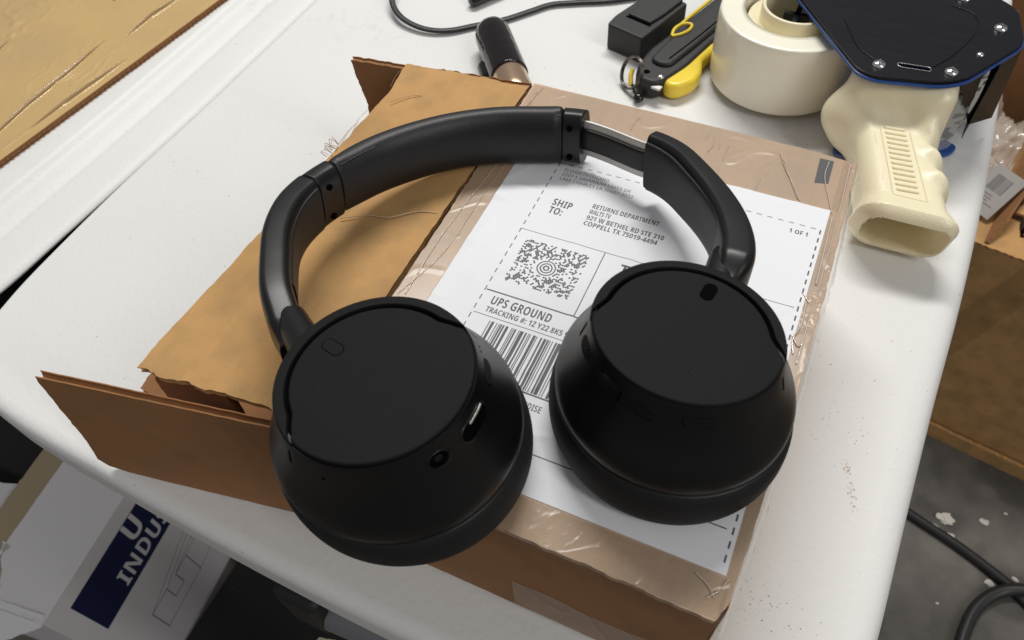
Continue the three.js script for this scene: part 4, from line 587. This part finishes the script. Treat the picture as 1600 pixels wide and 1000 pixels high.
// ---------------------------------------------------------------- right of the table: cartons, cables, scraps on the floor
{
  const U = [0.9826, 0, 0.1857], N = [-0.1857, 0, 0.9826], C = [413, FL, -486];
  const big = thing('large_carton', 'large open brown carton on the floor right of the table', 'carton', [600, FL, -650]);
  const TH = 365;
  part(big, 'front_wall', board([[-130, 0], [420, 0], [420, TH], [-130, TH]], C, U, EY, N, { seed: 91, jit: 0.5, t: 5 }), M.kraft);
  part(big, 'base_strip', board([[-130, 0], [420, 0], [420, 27], [-130, 27]], [C[0] + N[0] * 9, FL, C[2] + N[2] * 9], U, EY, N, { seed: 92, jit: 0.8, t: 6 }), M.kraft, 'lighter strip along the foot of the large carton');
  part(big, 'left_wall', board([[0, 0], [330, 0], [330, TH], [0, TH]], [C[0] - U[0] * 92, FL, C[2] - U[2] * 92], [-N[0], 0, -N[2]], EY, [-U[0], 0, -U[2]], { seed: 93, jit: 0.6, t: 5 }), M.kraft);
  part(big, 'left_flap', board([[0, 0], [210, 0], [205, 52], [110, 44], [30, 22], [0, 6]], [323, FL + TH + 2, -506], [0.1857, 0, -0.9826], [0.42, 0.9, 0.08], [-0.9, 0.4, -0.17], { seed: 98, jit: 0.6 }), M.kraftShade);
  part(big, 'rim', board([[-130, 0], [420, 0], [420, 34], [-60, 34], [-66, 60], [-130, 60]], [C[0], FL + TH + 3, C[2]], U, [-N[0], 0, -N[2]], EY, { seed: 94, jit: 0.7 }), M.kraft);
  part(big, 'inner_flap', board([[-75, 60], [420, 60], [420, 250], [-40, 250]], [C[0], FL + TH + 6, C[2]], U, [-N[0], 0.12, -N[2]], [0, 1, 0.1], { seed: 95, jit: 0.8 }), M.kraft);
  const strips = []; for (let i = 0; i < 22; i++) { const a = -58 + 30 * rnd(), l = 120, z = 36 + i * 1.2, y = FL + TH - 6 + 4 * rnd(); strips.push(cyl([C[0] + U[0] * a - N[0] * z, y, C[2] + U[2] * a - N[2] * z], [C[0] + U[0] * (a + l) - N[0] * (z + 3 * rnd()), y + 3 * (rnd() - 0.5), C[2] + U[2] * (a + l) - N[2] * (z + 3 * rnd())], 1.2 + 1.2 * rnd(), undefined, 6)); }
  part(big, 'paper_strip', strips, std({ color: lin(0.24, 0.15, 0.10), roughness: 0.7 })).userData.kind = 'stuff';
  part(big, 'packing_tape', [box(-0, 1, 0, 1, 0, 1)].map(() => quad(...[[-44, 355], [-4, 365], [-76, 60], [-124, 50]].map(([a, b]) => V3(C[0] + U[0] * a + N[0] * 0.6, C[1] + b, C[2] + U[2] * a + N[2] * 0.6).multiplyScalar(MM)))), film);
  const far = thing('carton', 'tall brown carton standing behind the right corner of the table', 'carton', [480, FL, -1150]);
  part(far, 'front_wall', board([[-140, 0], [700, 0], [700, 760], [-140, 760]], [300, FL, -900], [0.98, 0, 0.2], EY, [-0.2, 0, 0.98], { seed: 96, jit: 0.5 }), M.kraftShade);
  part(far, 'left_wall', board([[0, 0], [400, 0], [400, 757], [0, 757]], [166, FL, -930], [-0.2, 0, -0.98], EY, [-0.98, 0, 0.2], { seed: 97, jit: 0.5 }), M.kraftShade);
  const wrapBag = thing('plastic_wrap', 'crumpled clear plastic wrap beside the tall carton', 'plastic wrap', [360, FL, -650]);
  part(wrapBag, 'film', grid(60, 40, (a, b) => V3((270 + 190 * a + 14 * (fbm(a * 9, b * 9, 3, 0, 3) - 0.5)) * MM, (-420 + 90 * (fbm(a * 7, b * 7, 4, 0, 7) - 0.3)) * MM, (-840 + 230 * b) * MM)), phys({ color: lin(0.55, 0.47, 0.40), roughness: 0.2, clearcoat: 0.6 }));
  part(wrapBag, 'padding', box(280, 460, FL, -430, -820, -640, 20), M.kraftShade);
  const slip = thing('paper_slip', 'printed white paper slip leaning between the table and the large carton', 'paper', [340, FL + 350, -560]);
  const cv = document.createElement('canvas'); cv.width = 256; cv.height = 256; const c = cv.getContext('2d'); c.fillStyle = '#d9d6d4'; c.fillRect(0, 0, 256, 256); c.fillStyle = '#777'; for (let i = 0; i < 26; i++) c.fillRect(60 + i * 5, 40, 1 + 3 * hash(i, 3), 90); for (let i = 0; i < 5; i++) c.fillRect(50, 150 + i * 16, 90 + 70 * hash(i, 5), 5);
  const t = new THREE.CanvasTexture(cv); t.colorSpace = THREE.SRGBColorSpace; const g = new THREE.PlaneGeometry(0.038, 0.062, 6, 6); { const p = g.attributes.position; for (let i = 0; i < p.count; i++) p.setZ(i, 0.006 * Math.sin(p.getX(i) * 50)); g.computeVertexNormals(); }
  const m = new THREE.Mesh(g, std({ map: t, color: 0xb8b4b0, roughness: 0.7 })); m.name = 'sheet'; m.rotation.set(-1.0, 0.1, -0.5); m.castShadow = m.receiveShadow = true; slip.add(m);
  slip.position.set(0.320, -0.33, -0.572);
}
{
  const rubber = std({ color: lin(0.018, 0.018, 0.019), roughness: 0.45 });
  const c1 = thing('floor_cable', 'straight black cable on the concrete floor beside the table', 'cable', [460, FL, -320]);
  part(c1, 'cord', [tube([[330, FL + 8, -358], [396, FL + 7, -335], [460, FL + 7, -313], [541, FL + 7, -276], [640, FL + 7, -228]], 6.5, 60, 12), tube([[470, FL + 6, -310], [510, FL + 6, -290], [560, FL + 6, -258], [640, FL + 6, -215]], 5.5, 40, 10)], rubber);
  const c2 = thing('floor_cable', 'looped black cable curling down from the straight one on the concrete floor', 'cable', [480, FL, -240]);
  part(c2, 'cord', tube([[640, FL + 18, -300], [575, FL + 18, -289], [541, FL + 16, -284], [512, FL + 10, -273], [487, FL + 8, -245], [473, FL + 8, -205], [468, FL + 8, -150], [480, FL + 8, -90]], 8, 80, 12), rubber);
  const bit = std({ color: lin(0.55, 0.52, 0.47), roughness: 0.9 }); const bits = [[437, -352, 13, 'largest pale torn scrap on the floor just behind the straight cable'], [424, -334, 7, 'pale scrap against the front side of the straight cable near the table'], [446, -330, 6, 'small pale scrap touching the cable beside the largest scrap'], [486, -368, 7, 'lone curled white scrap behind the cable, right of the largest scrap'], [512, -392, 3, 'tiny white crumb nearest the large carton'], [499, -281, 7, 'pale scrap wedged between the straight cable and the top of the loop'], [510, -273, 5, 'small white scrap lying on the loop top'], [529, -300, 5, 'white scrap behind the straight cable at the right edge'], [535, -196, 10, 'big white flake on the floor inside the cable loop'], [440, -228, 3, 'tiny white crumb on bare concrete near the table edge, left of the loop'], [436, -479, 8, 'pale scrap lying against the foot of the large carton']];
  bits.forEach(([x, z, r, label], i) => { const o = thing('paper_scrap', label, 'scrap', [x, FL, z], 'pale scraps on the concrete floor'); const g = new THREE.IcosahedronGeometry(r * 0.6 * MM, 2), p = g.attributes.position; for (let k = 0; k < p.count; k++) { const h = 0.5 + 1.0 * fbm(p.getX(k) * 400 + i * 9, p.getZ(k) * 400 + p.getY(k) * 300, 2); p.setXYZ(k, p.getX(k) * h * 1.4, p.getY(k) * h * 0.35, p.getZ(k) * h); } g.computeVertexNormals(); g.translate(x * MM, (FL + r * 0.15) * MM, z * MM); part(o, 'scrap', g, bit); });
}
renderer.render(scene, camera);
